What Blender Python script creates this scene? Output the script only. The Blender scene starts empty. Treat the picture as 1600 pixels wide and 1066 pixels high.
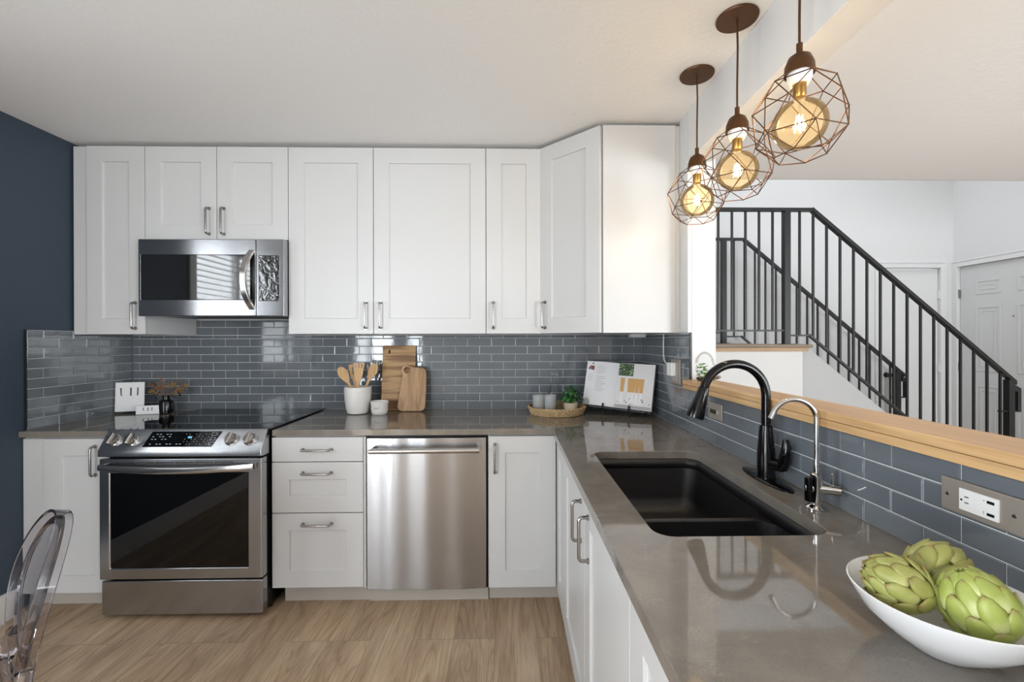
import bpy, bmesh, math, random
from mathutils import Vector, Matrix
random.seed(7)
R = math.radians
SC = bpy.context.scene
COL = SC.collection

# ------------------------------------------------------------------ camera
cam_d = bpy.data.cameras.new('camera')
cam = bpy.data.objects.new('camera', cam_d)
COL.objects.link(cam)
cam.location = (0, -2.8104, 1.3089)
cam_d.sensor_width = 36.0
cam_d.lens = 691.13 / 1600 * 36.0
cam_d.shift_x = -8.29 / 1600
cam_d.shift_y = 0.47 / 1600
cam_d.clip_start = 0.02
cam.rotation_mode = 'QUATERNION'
cam.rotation_quaternion = (Matrix.Rotation(-0.0199, 3, 'Z') @ Matrix.Rotation(R(90) - 0.002, 3, 'X') @ Matrix.Rotation(-0.0019, 3, 'Z')).to_quaternion()
SC.camera = cam

# ------------------------------------------------------------------ world, light, exposure
SC.view_settings.view_transform = 'Standard'
SC.view_settings.look = 'None'
SC.view_settings.gamma = 1
SC.view_settings.use_curve_mapping = False
SC.view_settings.exposure = -0.08
wd = bpy.data.worlds.new('daylight')
SC.world = wd
wd.use_nodes = True
wd.node_tree.nodes['Background'].inputs[0].default_value = (0.86, 0.93, 1.0, 1)
wd.node_tree.nodes['Background'].inputs[1].default_value = 1.6


def area(name, loc, target, sx, sy, power, color=(1, 1, 1)):
    d = bpy.data.lights.new(name, 'AREA')
    d.shape = 'RECTANGLE'
    d.size, d.size_y, d.energy, d.color = sx, sy, power, color
    o = bpy.data.objects.new(name, d)
    COL.objects.link(o)
    o.location = loc
    o.rotation_euler = (Vector(target) - Vector(loc)).to_track_quat('-Z', 'Y').to_euler()
    return o


area('daylight_window', (-2.62, -2.05, 1.6), (0, -1.9, 1.4), 1.15, 1.05, 40, (0.92, 0.96, 1.0))
area('low_fill_left', (-2.62, -4.9, 1.1), (0.5, -2.5, 0.9), 1.5, 2.0, 190, (0.915, 0.96, 1.0))  # added fill for floor and base cabinets, behind an invented slider
area('daylight_sidelight', (-1.85, -6.15, 1.25), (-0.6, 0, 1.0), 0.28, 1.9, 30, (0.915, 0.96, 1.0))
area('low_fill_rear', (3.8, -6.15, 1.1), (1.2, -1.5, 1.3), 1.5, 2.0, 230, (0.915, 0.96, 1.0))  # added low fill from the rear, through an invented patio opening
area('daylight_living', (5.15, -3.4, 1.35), (0, -2.2, 1.35), 2.6, 1.9, 85, (0.915, 0.96, 1.0))
area('hall_fill', (2.8, 0.9, 4.4), (2.9, 1.1, 0), 2.8, 1.2, 62, (0.915, 0.96, 1.0))  # overhead fill added for the stairwell; no clerestory is built


# ------------------------------------------------------------------ helpers
def lin(h):
    h = h.lstrip('#')
    c = [int(h[i:i + 2], 16) / 255 for i in (0, 2, 4)]
    return tuple(x / 12.92 if x <= 0.04045 else ((x + 0.055) / 1.055) ** 2.4 for x in c)


MATS = {}


class N:
    """tiny node helper"""
    def __init__(s, name):
        s.m = bpy.data.materials.new(name)
        s.m.use_nodes = True
        s.t = s.m.node_tree
        s.b = s.t.nodes['Principled BSDF']
        MATS[name] = s.m

    def n(s, typ, **kw):
        nd = s.t.nodes.new(typ)
        for k, v in kw.items():
            if isinstance(k, str) and k.startswith('i_'):
                nd.inputs[k[2:].replace('_', ' ')].default_value = v
            else:
                setattr(nd, k, v)
        return nd

    def l(s, a, b):
        s.t.links.new(a, b)

    def coord(s, scale=(1, 1, 1), rot=(0, 0, 0), loc=(0, 0, 0), world=False):
        tc = s.n('ShaderNodeTexCoord')
        mp = s.n('ShaderNodeMapping')
        mp.inputs['Scale'].default_value = scale
        mp.inputs['Rotation'].default_value = rot
        mp.inputs['Location'].default_value = loc
        if world:
            g = s.n('ShaderNodeNewGeometry')
            s.l(g.outputs['Position'], mp.inputs[0])
        else:
            s.l(tc.outputs['Object'], mp.inputs[0])
        return mp.outputs[0]

    def noise(s, vec, scale, detail=4, rough=0.5, dist=0.0):
        x = s.n('ShaderNodeTexNoise')
        x.inputs['Scale'].default_value = scale
        x.inputs['Detail'].default_value = detail
        x.inputs['Roughness'].default_value = rough
        x.inputs['Distortion'].default_value = dist
        s.l(vec, x.inputs['Vector'])
        return x.outputs['Fac']

    def ramp(s, fac, stops):
        r = s.n('ShaderNodeValToRGB')
        e = r.color_ramp.elements
        while len(e) < len(stops):
            e.new(0.5)
        for i, (p, c) in enumerate(stops):
            e[i].position = p
            e[i].color = (*c, 1) if len(c) == 3 else c
        s.l(fac, r.inputs[0])
        return r.outputs[0]

    def bump(s, h, strength, dist=0.01):
        b = s.n('ShaderNodeBump')
        b.inputs['Strength'].default_value = strength
        b.inputs['Distance'].default_value = dist
        s.l(h, b.inputs['Height'])
        s.l(b.outputs[0], s.b.inputs['Normal'])


def mat(name, col, rough=0.5, metal=0.0, bump=None, emit=None, **kw):
    n = N(name)
    c = lin(col) if isinstance(col, str) else col
    n.b.inputs['Base Color'].default_value = (*c, 1)
    n.b.inputs['Roughness'].default_value = rough
    n.b.inputs['Metallic'].default_value = metal
    for k, v in kw.items():
        n.b.inputs[k.replace('_', ' ')].default_value = v
    if emit:
        n.b.inputs['Emission Color'].default_value = (*emit[0], 1)
        n.b.inputs['Emission Strength'].default_value = emit[1]
    if bump:
        n.bump(n.noise(n.coord(), bump[0], 3), bump[1], 0.005)
    return n.m


class B:
    """collects geometry (world coordinates) for ONE mesh object"""
    def __init__(s, M=None):
        s.bm = bmesh.new()
        s.M = M or Matrix()

    def add(s, vs, fs, mi=0, smooth=True):
        bv = [s.bm.verts.new(s.M @ Vector(v)) for v in vs]
        for f in fs:
            try:
                bf = s.bm.faces.new([bv[i] for i in f])
                bf.material_index = mi
                bf.smooth = smooth
            except ValueError:
                pass
        return bv

    def box(s, x0, x1, y0, y1, z0, z1, mi=0):
        v = [(x, y, z) for z in (z0, z1) for y in (y0, y1) for x in (x0, x1)]
        s.add(v, [(0, 2, 3, 1), (4, 5, 7, 6), (0, 1, 5, 4), (2, 6, 7, 3), (0, 4, 6, 2), (1, 3, 7, 5)], mi, False)
        return s

    def prism(s, poly, lo, hi, axis='z', mi=0):
        k = len(poly)
        f = {'z': lambda p, h: (p[0], p[1], h), 'x': lambda p, h: (h, p[0], p[1]), 'y': lambda p, h: (p[0], h, p[1])}[axis]
        v = [f(p, lo) for p in poly] + [f(p, hi) for p in poly]
        fs = [tuple(range(k)), tuple(range(2 * k - 1, k - 1, -1))]
        fs += [(i, (i + 1) % k, k + (i + 1) % k, k + i) for i in range(k)]
        s.add(v, fs, mi, False)
        return s

    def lathe(s, prof, c=(0, 0, 0), seg=32, mi=0, sx=1, sy=1):
        v, fs, rings = [], [], []
        for r, z in prof:
            if r < 1e-6:
                rings.append([len(v)])
                v.append((c[0], c[1], c[2] + z))
            else:
                rings.append(list(range(len(v), len(v) + seg)))
                for k in range(seg):
                    a = 2 * math.pi * k / seg
                    v.append((c[0] + r * sx * math.cos(a), c[1] + r * sy * math.sin(a), c[2] + z))
        for a, b in zip(rings, rings[1:]):
            for k in range(seg):
                k2 = (k + 1) % seg
                if len(a) == 1 and len(b) == 1:
                    break
                if len(a) == 1:
                    fs.append((a[0], b[k2], b[k]))
                elif len(b) == 1:
                    fs.append((a[k], a[k2], b[0]))
                else:
                    fs.append((a[k], a[k2], b[k2], b[k]))
        s.add(v, fs, mi)
        return s

    def tube(s, pts, r, seg=10, closed=False, mi=0, flat=None):
        pts = [Vector(p) for p in pts]
        n = len(pts)
        rr = r if isinstance(r, (list, tuple)) else [r] * n
        up = None
        v, fs = [], []
        for i, p in enumerate(pts):
            if closed:
                t = pts[(i + 1) % n] - pts[i - 1]
            else:
                t = pts[min(i + 1, n - 1)] - pts[max(i - 1, 0)]
            t.normalize()
            if up is None:
                up = Vector((0, 0, 1)) if abs(t.z) < 0.9 else Vector((0, 1, 0))
            side = t.cross(up).normalized()
            up = side.cross(t).normalized()
            for k in range(seg):
                a = 2 * math.pi * k / seg
                fx = flat if flat else 1
                v.append(p + side * math.cos(a) * rr[i] + up * math.sin(a) * rr[i] * fx)
        m = n if closed else n - 1
        for i in range(m):
            a, b = i * seg, ((i + 1) % n) * seg
            for k in range(seg):
                k2 = (k + 1) % seg
                fs.append((a + k, a + k2, b + k2, b + k))
        if not closed:
            fs.append(tuple(range(seg - 1, -1, -1)))
            fs.append(tuple(range((n - 1) * seg, n * seg)))
        s.add(v, fs, mi)
        return s

    def sphere(s, c, r, seg=16, rings=10, sc=(1, 1, 1), mi=0):
        prof = [(math.sin(math.pi * i / rings), -math.cos(math.pi * i / rings)) for i in range(rings + 1)]
        v, fs, rg = [], [], []
        for q, z in prof:
            if q < 1e-6:
                rg.append([len(v)]); v.append((c[0], c[1], c[2] + r * z * sc[2]))
            else:
                rg.append(list(range(len(v), len(v) + seg)))
                for k in range(seg):
                    a = 2 * math.pi * k / seg
                    v.append((c[0] + r * q * math.cos(a) * sc[0], c[1] + r * q * math.sin(a) * sc[1], c[2] + r * z * sc[2]))
        for a, b in zip(rg, rg[1:]):
            for k in range(seg):
                k2 = (k + 1) % seg
                if len(a) == 1:
                    fs.append((a[0], b[k2], b[k]))
                elif len(b) == 1:
                    fs.append((a[k], a[k2], b[0]))
                else:
                    fs.append((a[k], a[k2], b[k2], b[k]))
        s.add(v, fs, mi)
        return s

    def plate(s, outer, holes, z0, z1, mi=0):
        """flat plate with holes: outlines are (x, y) lists"""
        bm = bmesh.new()
        loops = []
        for lp in [outer] + holes:
            vs = [bm.verts.new((p[0], p[1], 0)) for p in lp]
            loops.append(len(vs))
            for i in range(len(vs)):
                bm.edges.new((vs[i], vs[(i + 1) % len(vs)]))
        bmesh.ops.triangle_fill(bm, use_beauty=True, edges=bm.edges[:])
        bm.verts.index_update()
        co = [v.co.copy() for v in bm.verts]
        tris = []
        for f in bm.faces:
            ix = [v.index for v in f.verts]
            if f.normal.z < 0:
                ix.reverse()
            tris.append(ix)
        bm.free()
        k = len(co)
        v = [(c.x, c.y, z1) for c in co] + [(c.x, c.y, z0) for c in co]
        fs = [tuple(t) for t in tris] + [tuple(k + i for i in reversed(t)) for t in tris]
        st = 0
        for m in loops:
            for i in range(m):
                a, b = st + i, st + (i + 1) % m
                fs.append((a, b, k + b, k + a))
            st += m
        s.add(v, fs, mi, False)
        return s

    def build(s, name, m, parent=None, bevel=0.0, seg=2, sharp=38, origin=None, recalc=True, label=None, solid=0):
        bm = s.bm
        if recalc:
            bmesh.ops.recalc_face_normals(bm, faces=bm.faces[:])
        for e in bm.edges:
            if len(e.link_faces) == 2:
                e.smooth = e.calc_face_angle(0) < R(sharp)
        for f in bm.faces:
            f.smooth = True
        if parent is not None:
            og = parent_world(parent)
        elif origin is not None:
            og = Vector(origin)
        else:
            xs = [v.co for v in bm.verts]
            mn = [min(c[i] for c in xs) for i in range(3)]
            mx = [max(c[i] for c in xs) for i in range(3)]
            og = Vector(((mn[0] + mx[0]) / 2, (mn[1] + mx[1]) / 2, mn[2]))
        bmesh.ops.translate(bm, verts=bm.verts[:], vec=-og)
        me = bpy.data.meshes.new(name)
        bm.to_mesh(me)
        bm.free()
        for q in (m if isinstance(m, (list, tuple)) else [m]):
            me.materials.append(MATS[q])
        o = bpy.data.objects.new(name, me)
        COL.objects.link(o)
        if parent is not None:
            o.parent = parent
        else:
            o.location = og
        if solid:
            sm = o.modifiers.new('thickness', 'SOLIDIFY')
            sm.thickness = solid
            sm.offset = 0
        if bevel:
            bv = o.modifiers.new('bevel', 'BEVEL')
            bv.width = bevel
            bv.segments = seg
            bv.limit_method = 'ANGLE'
            bv.angle_limit = R(40)
            bv.harden_normals = True
        if label:
            o['label'] = label
        return o


def parent_world(o):
    p = Vector((0, 0, 0))
    while o is not None:
        p += o.location
        o = o.parent
    return p


def thing(name, label, cat, loc, group=None):
    o = bpy.data.objects.new(name, None)
    o.empty_display_size = 0.05
    COL.objects.link(o)
    o.location = loc
    o['label'] = label
    o['category'] = cat
    if group:
        o['group'] = group
    return o


def tag(o, label, cat, group=None):
    o['label'] = label
    o['category'] = cat
    if group:
        o['group'] = group
    return o


def struct(o):
    o['kind'] = 'structure'
    return o


def copy_tree(o, parent=None):
    c = o.copy()
    COL.objects.link(c)
    c.parent = parent
    for ch in o.children:
        copy_tree(ch, c)
    return c


def frame(o, u, w):
    """local axes: x=u (to the right, seen from the front), y=up, z=w (outwards)"""
    u, w = Vector(u).normalized(), Vector(w).normalized()
    v = w.cross(u)
    M = Matrix(((u.x, v.x, w.x, o[0]), (u.y, v.y, w.y, o[1]), (u.z, v.z, w.z, o[2]), (0, 0, 0, 1)))
    return M


def rrect(x0, x1, y0, y1, r, seg=6):
    pts = []
    for cx, cy, a0 in ((x1 - r, y1 - r, 0), (x0 + r, y1 - r, 90), (x0 + r, y0 + r, 180), (x1 - r, y0 + r, 270)):
        for k in range(seg + 1):
            a = R(a0 + 90 * k / seg)
            pts.append((cx + r * math.cos(a), cy + r * math.sin(a)))
    return pts


# ------------------------------------------------------------------ materials
mat('navy_paint', '#364250', 0.55, bump=(60, 0.15))
mat('white_paint', '#d3d3d3', 0.6, bump=(120, 0.12))
mat('stair_wall_grey', '#b5b6b7', 0.6)  # one even grey, darker than the landing wall
mat('white_trim', '#d8d8d8', 0.35)
mat('cabinet_white', '#cdcdcd', 0.32)
mat('toe_kick', '#b3aca3', 0.45)
mat('cabinet_dark_gap', '#2b2a29', 0.7)
mat('grey_door_paint', '#c9c9c9', 0.4)
mat('black_metal', '#1c1c1d', 0.42, 0.0)
mat('gloss_black', '#09080a', 0.13, 0.0, IOR=1.42)
mat('satin_nickel', '#a09d99', 0.24, 1.0)
mat('polished_chrome', '#d0d0d0', 0.06, 1.0)
mat('plate_metal', '#a89f95', 0.4, 0.45)
mat('black_plastic', '#0c0c0d', 0.35)
mat('rubber', '#151515', 0.7)
mat('black_glass', '#040506', 0.03, 0.0, IOR=1.6)
mat('oven_glass', '#030304', 0.02, 0.0, IOR=1.5)
mat('mw_glass', '#0b0c0d', 0.04, 0.0, IOR=2.2)
mat('bronze', '#55371c', 0.42, 0.6)
mat('brass_wire', '#5b3c22', 0.35, 0.85)
mat('brass', '#a9834a', 0.3, 1.0)
mat('ceramic_white', '#e6e4e1', 0.28, bump=(30, 0.03))
mat('bowl_white', '#e9e9ea', 0.08, Coat_Weight=0.5)
mat('white_card', '#eeeef0', 0.5)
mat('white_plastic', '#ececea', 0.3)
mat('ink', '#111112', 0.6)
mat('ink_grey', '#8b8b8f', 0.7)
mat('panel_print', '#b9c0c8', 0.5)
mat('display', '#6fb3d8', 0.4, emit=((0.3, 0.65, 0.9), 0.35))
mat('paper', '#e8e7ea', 0.5)
mat('book_cover', '#18181a', 0.5)
mat('amber_drink', '#d2a25e', 0.4)
mat('photo_white', '#e3dfe0', 0.45)
mat('photo_grey', '#a9a7a9', 0.45)
mat('photo_dark', '#3a3b3f', 0.45)
mat('photo_green', '#2e4a2c', 0.45)
mat('photo_lime', '#8ca06a', 0.45)
mat('photo_berry', '#7b3530', 0.45)
mat('photo_pink', '#c08d86', 0.45)
mat('leaf_green', '#1f5a25', 0.4)
mat('leaf_green_light', '#3f8438', 0.4)
mat('plant_lime', '#9ab548', 0.5)
mat('soil', '#3a2c22', 0.9)
mat('pot_cream', '#d8cbb6', 0.5, bump=(90, 0.1))
mat('dried_stem', '#7a5a3c', 0.8)
mat('dried_flower', '#9a6a48', 0.85)
mat('dried_flower_gold', '#a8893f', 0.85)
mat('dried_leaf_dark', '#20242c', 0.7)
mat('frosted_wax', '#b9bcbd', 0.35, Transmission_Weight=0.15)
mat('brick_outdoor', '#7d3b33', 0.9)
mat('ground_outdoor', '#8d8c88', 0.9)
mat('siding', '#b7b4ae', 0.8)
mat('twig', '#6b5a4a', 0.8)
mat('filament', '#ffd9a0', 0.5, emit=((1.0, 0.72, 0.38), 60))


def ceiling_mat():
    n = N('ceiling_paint')
    n.b.inputs['Base Color'].default_value = (*lin('#ededed'), 1)
    n.b.inputs['Roughness'].default_value = 0.75
    n.bump(n.noise(n.coord(), 55, 5, 0.6), 0.25, 0.006)


def floor_mat():
    n = N('oak_planks')
    v = n.coord(rot=(0, 0, R(90)), world=True, loc=(0.35, 0.06, 0))
    br = n.n('ShaderNodeTexBrick')
    br.inputs['Scale'].default_value = 1
    br.inputs['Brick Width'].default_value = 1.22
    br.inputs['Row Height'].default_value = 0.182
    br.inputs['Mortar Size'].default_value = 0.0009
    br.inputs['Mortar Smooth'].default_value = 0.3
    br.offset = 0.31
    br.offset_frequency = 3
    br.inputs['Color1'].default_value = (0, 0, 0, 1)
    br.inputs['Color2'].default_value = (1, 1, 1, 1)
    n.l(v, br.inputs['Vector'])
    # per plank offset of the grain
    off = n.n('ShaderNodeVectorMath', operation='SCALE')
    n.l(br.outputs['Color'], off.inputs[0])
    off.inputs['Scale'].default_value = 7.3
    pos = n.coord(world=True)
    ad = n.n('ShaderNodeVectorMath', operation='ADD')
    n.l(pos, ad.inputs[0]); n.l(off.outputs[0], ad.inputs[1])
    m1 = n.n('ShaderNodeMapping'); m1.inputs['Scale'].default_value = (6, 1.1, 6)
    n.l(ad.outputs[0], m1.inputs[0])
    broad = n.noise(m1.outputs[0], 1.0, 3, 0.55, 1.6)
    m2 = n.n('ShaderNodeMapping'); m2.inputs['Scale'].default_value = (150, 7, 150)
    n.l(ad.outputs[0], m2.inputs[0])
    fine = n.noise(m2.outputs[0], 1.0, 5, 0.65, 0.4)
    # cathedral rings
    m3 = n.n('ShaderNodeMapping'); m3.inputs['Scale'].default_value = (6.5, 0.8, 6.5)
    n.l(ad.outputs[0], m3.inputs[0])
    wv = n.noise(m3.outputs[0], 1.0, 2, 0.4, 0.6)
    mu = n.n('ShaderNodeMath', operation='MULTIPLY'); mu.inputs[1].default_value = 95
    n.l(wv, mu.inputs[0])
    fr = n.n('ShaderNodeMath', operation='SINE'); n.l(mu.outputs[0], fr.inputs[0])
    rings = n.ramp(fr.outputs[0], [(0.35, (0, 0, 0)), (1.0, (1, 1, 1))])
    c1 = n.ramp(broad, [(0.3, lin('#ad9479')), (0.52, lin('#c3a98c')), (0.72, lin('#d3bc9f'))])
    mx = n.n('ShaderNodeMix', data_type='RGBA', blend_type='MULTIPLY')
    mx.inputs['Factor'].default_value = 0.75
    fc = n.ramp(fine, [(0.33, (0.7, 0.68, 0.65)), (0.6, (1.04, 1.04, 1.04))])
    n.l(c1, mx.inputs['A']); n.l(fc, mx.inputs['B'])
    mr = n.n('ShaderNodeMix', data_type='RGBA', blend_type='MULTIPLY')
    mrf = n.n('ShaderNodeMath', operation='MULTIPLY'); mrf.inputs[1].default_value = 0.42
    n.l(rings, mrf.inputs[0]); n.l(mrf.outputs[0], mr.inputs['Factor'])
    n.l(mx.outputs['Result'], mr.inputs['A']); mr.inputs['B'].default_value = (0.6, 0.54, 0.48, 1)
    # plank tone
    tone = n.ramp(br.outputs['Color'], [(0, (0.93, 0.925, 0.92)), (1, (1.03, 1.025, 1.02))])
    m4 = n.n('ShaderNodeMix', data_type='RGBA', blend_type='MULTIPLY'); m4.inputs['Factor'].default_value = 1
    n.l(mr.outputs['Result'], m4.inputs['A']); n.l(tone, m4.inputs['B'])
    m5 = n.n('ShaderNodeMix', data_type='RGBA'); n.l(br.outputs['Fac'], m5.inputs['Factor'])
    n.l(m4.outputs['Result'], m5.inputs['A']); m5.inputs['B'].default_value = (*lin('#7a6650'), 1)
    n.l(m5.outputs['Result'], n.b.inputs['Base Color'])
    n.b.inputs['Roughness'].default_value = 0.42
    n.bump(fine, 0.05, 0.002)


def wood_mat(name, cols, along='y', fine=60, broad=6, rough=0.45, bump=0.1):
    n = N(name)
    i = 'xyz'.index(along)
    s1 = [broad] * 3; s1[i] = broad * 0.09
    s2 = [fine] * 3; s2[i] = fine * 0.035
    a = n.noise(n.coord(tuple(s1)), 1, 3, 0.5, 1.2)
    b = n.noise(n.coord(tuple(s2)), 1, 5, 0.6, 0.3)
    c = n.ramp(a, [(0.32, lin(cols[0])), (0.5, lin(cols[1])), (0.7, lin(cols[2]))])
    m = n.n('ShaderNodeMix', data_type='RGBA', blend_type='MULTIPLY'); m.inputs['Factor'].default_value = 0.7
    n.l(c, m.inputs['A'])
    n.l(n.ramp(b, [(0.35, (0.72, 0.68, 0.62)), (0.62, (1.03, 1.03, 1.02))]), m.inputs['B'])
    n.l(m.outputs['Result'], n.b.inputs['Base Color'])
    n.b.inputs['Roughness'].default_value = rough
    n.bump(b, bump, 0.002)


def quartz_mat():
    n = N('taupe_quartz')
    a = n.noise(n.coord(), 9, 6, 0.6, 0.8)
    b = n.noise(n.coord(), 260, 2, 0.5)
    c = n.ramp(a, [(0.3, lin('#746e67')), (0.5, lin('#7d776f')), (0.7, lin('#877f76'))])
    # thin light flecks
    d = n.noise(n.coord((1, 2.2, 1)), 34, 3, 0.65, 2.2)
    fl = n.ramp(d, [(0.0, (0, 0, 0)), (0.490, (0, 0, 0)), (0.502, (1, 1, 1)), (0.514, (0, 0, 0))])
    msk = n.ramp(n.noise(n.coord(loc=(3, 1, 0)), 20, 2), [(0.56, (0, 0, 0)), (0.66, (1, 1, 1))])
    mm = n.n('ShaderNodeMath', operation='MULTIPLY'); n.l(fl, mm.inputs[0]); n.l(msk, mm.inputs[1])
    m2 = n.n('ShaderNodeMath', operation='MULTIPLY'); m2.inputs[1].default_value = 0.8
    n.l(mm.outputs[0], m2.inputs[0])
    m = n.n('ShaderNodeMix', data_type='RGBA'); n.l(m2.outputs[0], m.inputs['Factor'])
    n.l(c, m.inputs['A']); m.inputs['B'].default_value = (*lin('#b5a894'), 1)
    g = n.n('ShaderNodeMix', data_type='RGBA', blend_type='MULTIPLY'); g.inputs['Factor'].default_value = 0.35
    n.l(m.outputs['Result'], g.inputs['A']); n.l(n.ramp(b, [(0.3, (0.75, 0.75, 0.75)), (0.65, (1.1, 1.1, 1.1))]), g.inputs['B'])
    n.l(g.outputs['Result'], n.b.inputs['Base Color'])
    n.b.inputs['Roughness'].default_value = 0.05
    n.b.inputs['IOR'].default_value = 1.68


def tile_mats():
    n = N('glass_tile')
    a = n.noise(n.coord(world=True), 3, 2)
    n.l(n.ramp(a, [(0.3, lin('#646a70')), (0.7, lin('#6c7278'))]), n.b.inputs['Base Color'])
    n.b.inputs['Roughness'].default_value = 0.055
    n.b.inputs['IOR'].default_value = 1.62
    n.bump(n.noise(n.coord(world=True), 28, 2), 0.05, 0.004)
    mat('grout', '#dadada', 0.8)


def steel_mat(name, col, rough, vertical=False, aniso=0.7):
    n = N(name)
    s = (1.2, 1.2, 420) if not vertical else (420, 420, 1.2)
    a = n.noise(n.coord(s), 1, 3, 0.6)
    n.b.inputs['Base Color'].default_value = (*lin(col), 1)
    n.b.inputs['Metallic'].default_value = 1.0
    n.b.inputs['Anisotropic'].default_value = aniso
    tg = n.n('ShaderNodeTangent', direction_type='RADIAL', axis='Z')
    n.l(tg.outputs[0], n.b.inputs['Tangent'])
    n.b.inputs['Anisotropic Rotation'].default_value = 0.25
    n.b.inputs['Roughness'].default_value = rough


def granite_sink():
    n = N('black_composite')
    a = n.noise(n.coord(), 420, 2, 0.6)
    n.l(n.ramp(a, [(0.45, lin('#121113')), (0.7, lin('#2a282a'))]), n.b.inputs['Base Color'])
    n.b.inputs['Roughness'].default_value = 0.42
    n.bump(a, 0.15, 0.001)


def thin_glass(name, tint, refl=1.0):
    """single-walled glass: tinted see-through plus fresnel mirror"""
    n = N(name)
    tr = n.n('ShaderNodeBsdfTransparent'); tr.inputs[0].default_value = (*tint, 1)
    gl = n.n('ShaderNodeBsdfGlossy'); gl.inputs['Roughness'].default_value = 0.02
    lw = n.n('ShaderNodeLayerWeight'); lw.inputs['Blend'].default_value = 0.25
    mu = n.n('ShaderNodeMath', operation='MULTIPLY'); mu.inputs[1].default_value = refl
    n.l(lw.outputs['Fresnel'], mu.inputs[0])
    mx = n.n('ShaderNodeMixShader')
    n.l(mu.outputs[0], mx.inputs[0]); n.l(tr.outputs[0], mx.inputs[1]); n.l(gl.outputs[0], mx.inputs[2])
    n.l(mx.outputs[0], n.t.nodes['Material Output'].inputs[0])


def amber_glass():
    """thin amber-coated glass that scatters a little of the filament's light"""
    n = N('amber_glass')
    tr = n.n('ShaderNodeBsdfTransparent'); tr.inputs[0].default_value = (1.0, 0.91, 0.72, 1)
    tl = n.n('ShaderNodeBsdfTranslucent'); tl.inputs[0].default_value = (0.95, 0.72, 0.40, 1)
    m1 = n.n('ShaderNodeMixShader'); m1.inputs[0].default_value = 0.035
    n.l(tr.outputs[0], m1.inputs[1]); n.l(tl.outputs[0], m1.inputs[2])
    gl = n.n('ShaderNodeBsdfGlossy'); gl.inputs['Roughness'].default_value = 0.02
    lw = n.n('ShaderNodeLayerWeight'); lw.inputs['Blend'].default_value = 0.2
    mx = n.n('ShaderNodeMixShader')
    n.l(lw.outputs['Fresnel'], mx.inputs[0]); n.l(m1.outputs[0], mx.inputs[1]); n.l(gl.outputs[0], mx.inputs[2])
    n.l(mx.outputs[0], n.t.nodes['Material Output'].inputs[0])


def artichoke_mat(name, lo, mid, tip):
    n = N(name)
    at = n.n('ShaderNodeAttribute'); at.attribute_name = 'tipness'
    c = n.ramp(at.outputs['Fac'], [(0.0, lin(lo)), (0.45, lin(mid)), (0.86, lin(mid)), (1.0, lin(tip))])
    a = n.noise(n.coord(), 60, 3)
    m = n.n('ShaderNodeMix', data_type='RGBA', blend_type='MULTIPLY'); m.inputs['Factor'].default_value = 0.6
    n.l(c, m.inputs['A']); n.l(n.ramp(a, [(0.3, (0.8, 0.82, 0.75)), (0.7, (1.1, 1.08, 1.1))]), m.inputs['B'])
    n.l(m.outputs['Result'], n.b.inputs['Base Color'])
    n.b.inputs['Roughness'].default_value = 0.42


def striped_board():
    n = N('striped_acacia')
    a = n.noise(n.coord((1.2, 10, 24)), 1, 3, 0.55, 0.5)
    b = n.noise(n.coord((4, 60, 160)), 1, 4, 0.6)
    c = n.ramp(a, [(0.3, lin('#6d4c31')), (0.45, lin('#8f6b45')), (0.53, lin('#c09c6c')), (0.7, lin('#9d7649'))])
    m = n.n('ShaderNodeMix', data_type='RGBA', blend_type='MULTIPLY'); m.inputs['Factor'].default_value = 0.5
    n.l(c, m.inputs['A']); n.l(n.ramp(b, [(0.3, (0.75, 0.72, 0.7)), (0.65, (1.05, 1.05, 1.05))]), m.inputs['B'])
    n.l(m.outputs['Result'], n.b.inputs['Base Color'])
    n.b.inputs['Roughness'].default_value = 0.5


def wicker():
    n = N('seagrass')
    a = n.noise(n.coord(), 120, 3)
    n.l(n.ramp(a, [(0.3, lin('#9a7a52')), (0.7, lin('#d8bf95'))]), n.b.inputs['Base Color'])
    n.b.inputs['Roughness'].default_value = 0.75


def brick_far():
    n = N('red_brick')
    v = n.coord(rot=(0, 0, 0), world=True)
    sw = n.n('ShaderNodeSeparateXYZ'); n.l(v, sw.inputs[0])
    cb = n.n('ShaderNodeCombineXYZ'); n.l(sw.outputs[1], cb.inputs[0]); n.l(sw.outputs[2], cb.inputs[1])
    br = n.n('ShaderNodeTexBrick')
    br.inputs['Scale'].default_value = 1
    br.inputs['Brick Width'].default_value = 0.3
    br.inputs['Row Height'].default_value = 0.1
    br.inputs['Mortar Size'].default_value = 0.008
    br.inputs['Color1'].default_value = (*lin('#8a3f36'), 1)
    br.inputs['Color2'].default_value = (*lin('#6d2f2a'), 1)
    br.inputs['Mortar'].default_value = (*lin('#b5aba2'), 1)
    n.l(cb.outputs[0], br.inputs['Vector'])
    n.l(br.outputs['Color'], n.b.inputs['Base Color'])
    n.b.inputs['Roughness'].default_value = 0.9


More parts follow.
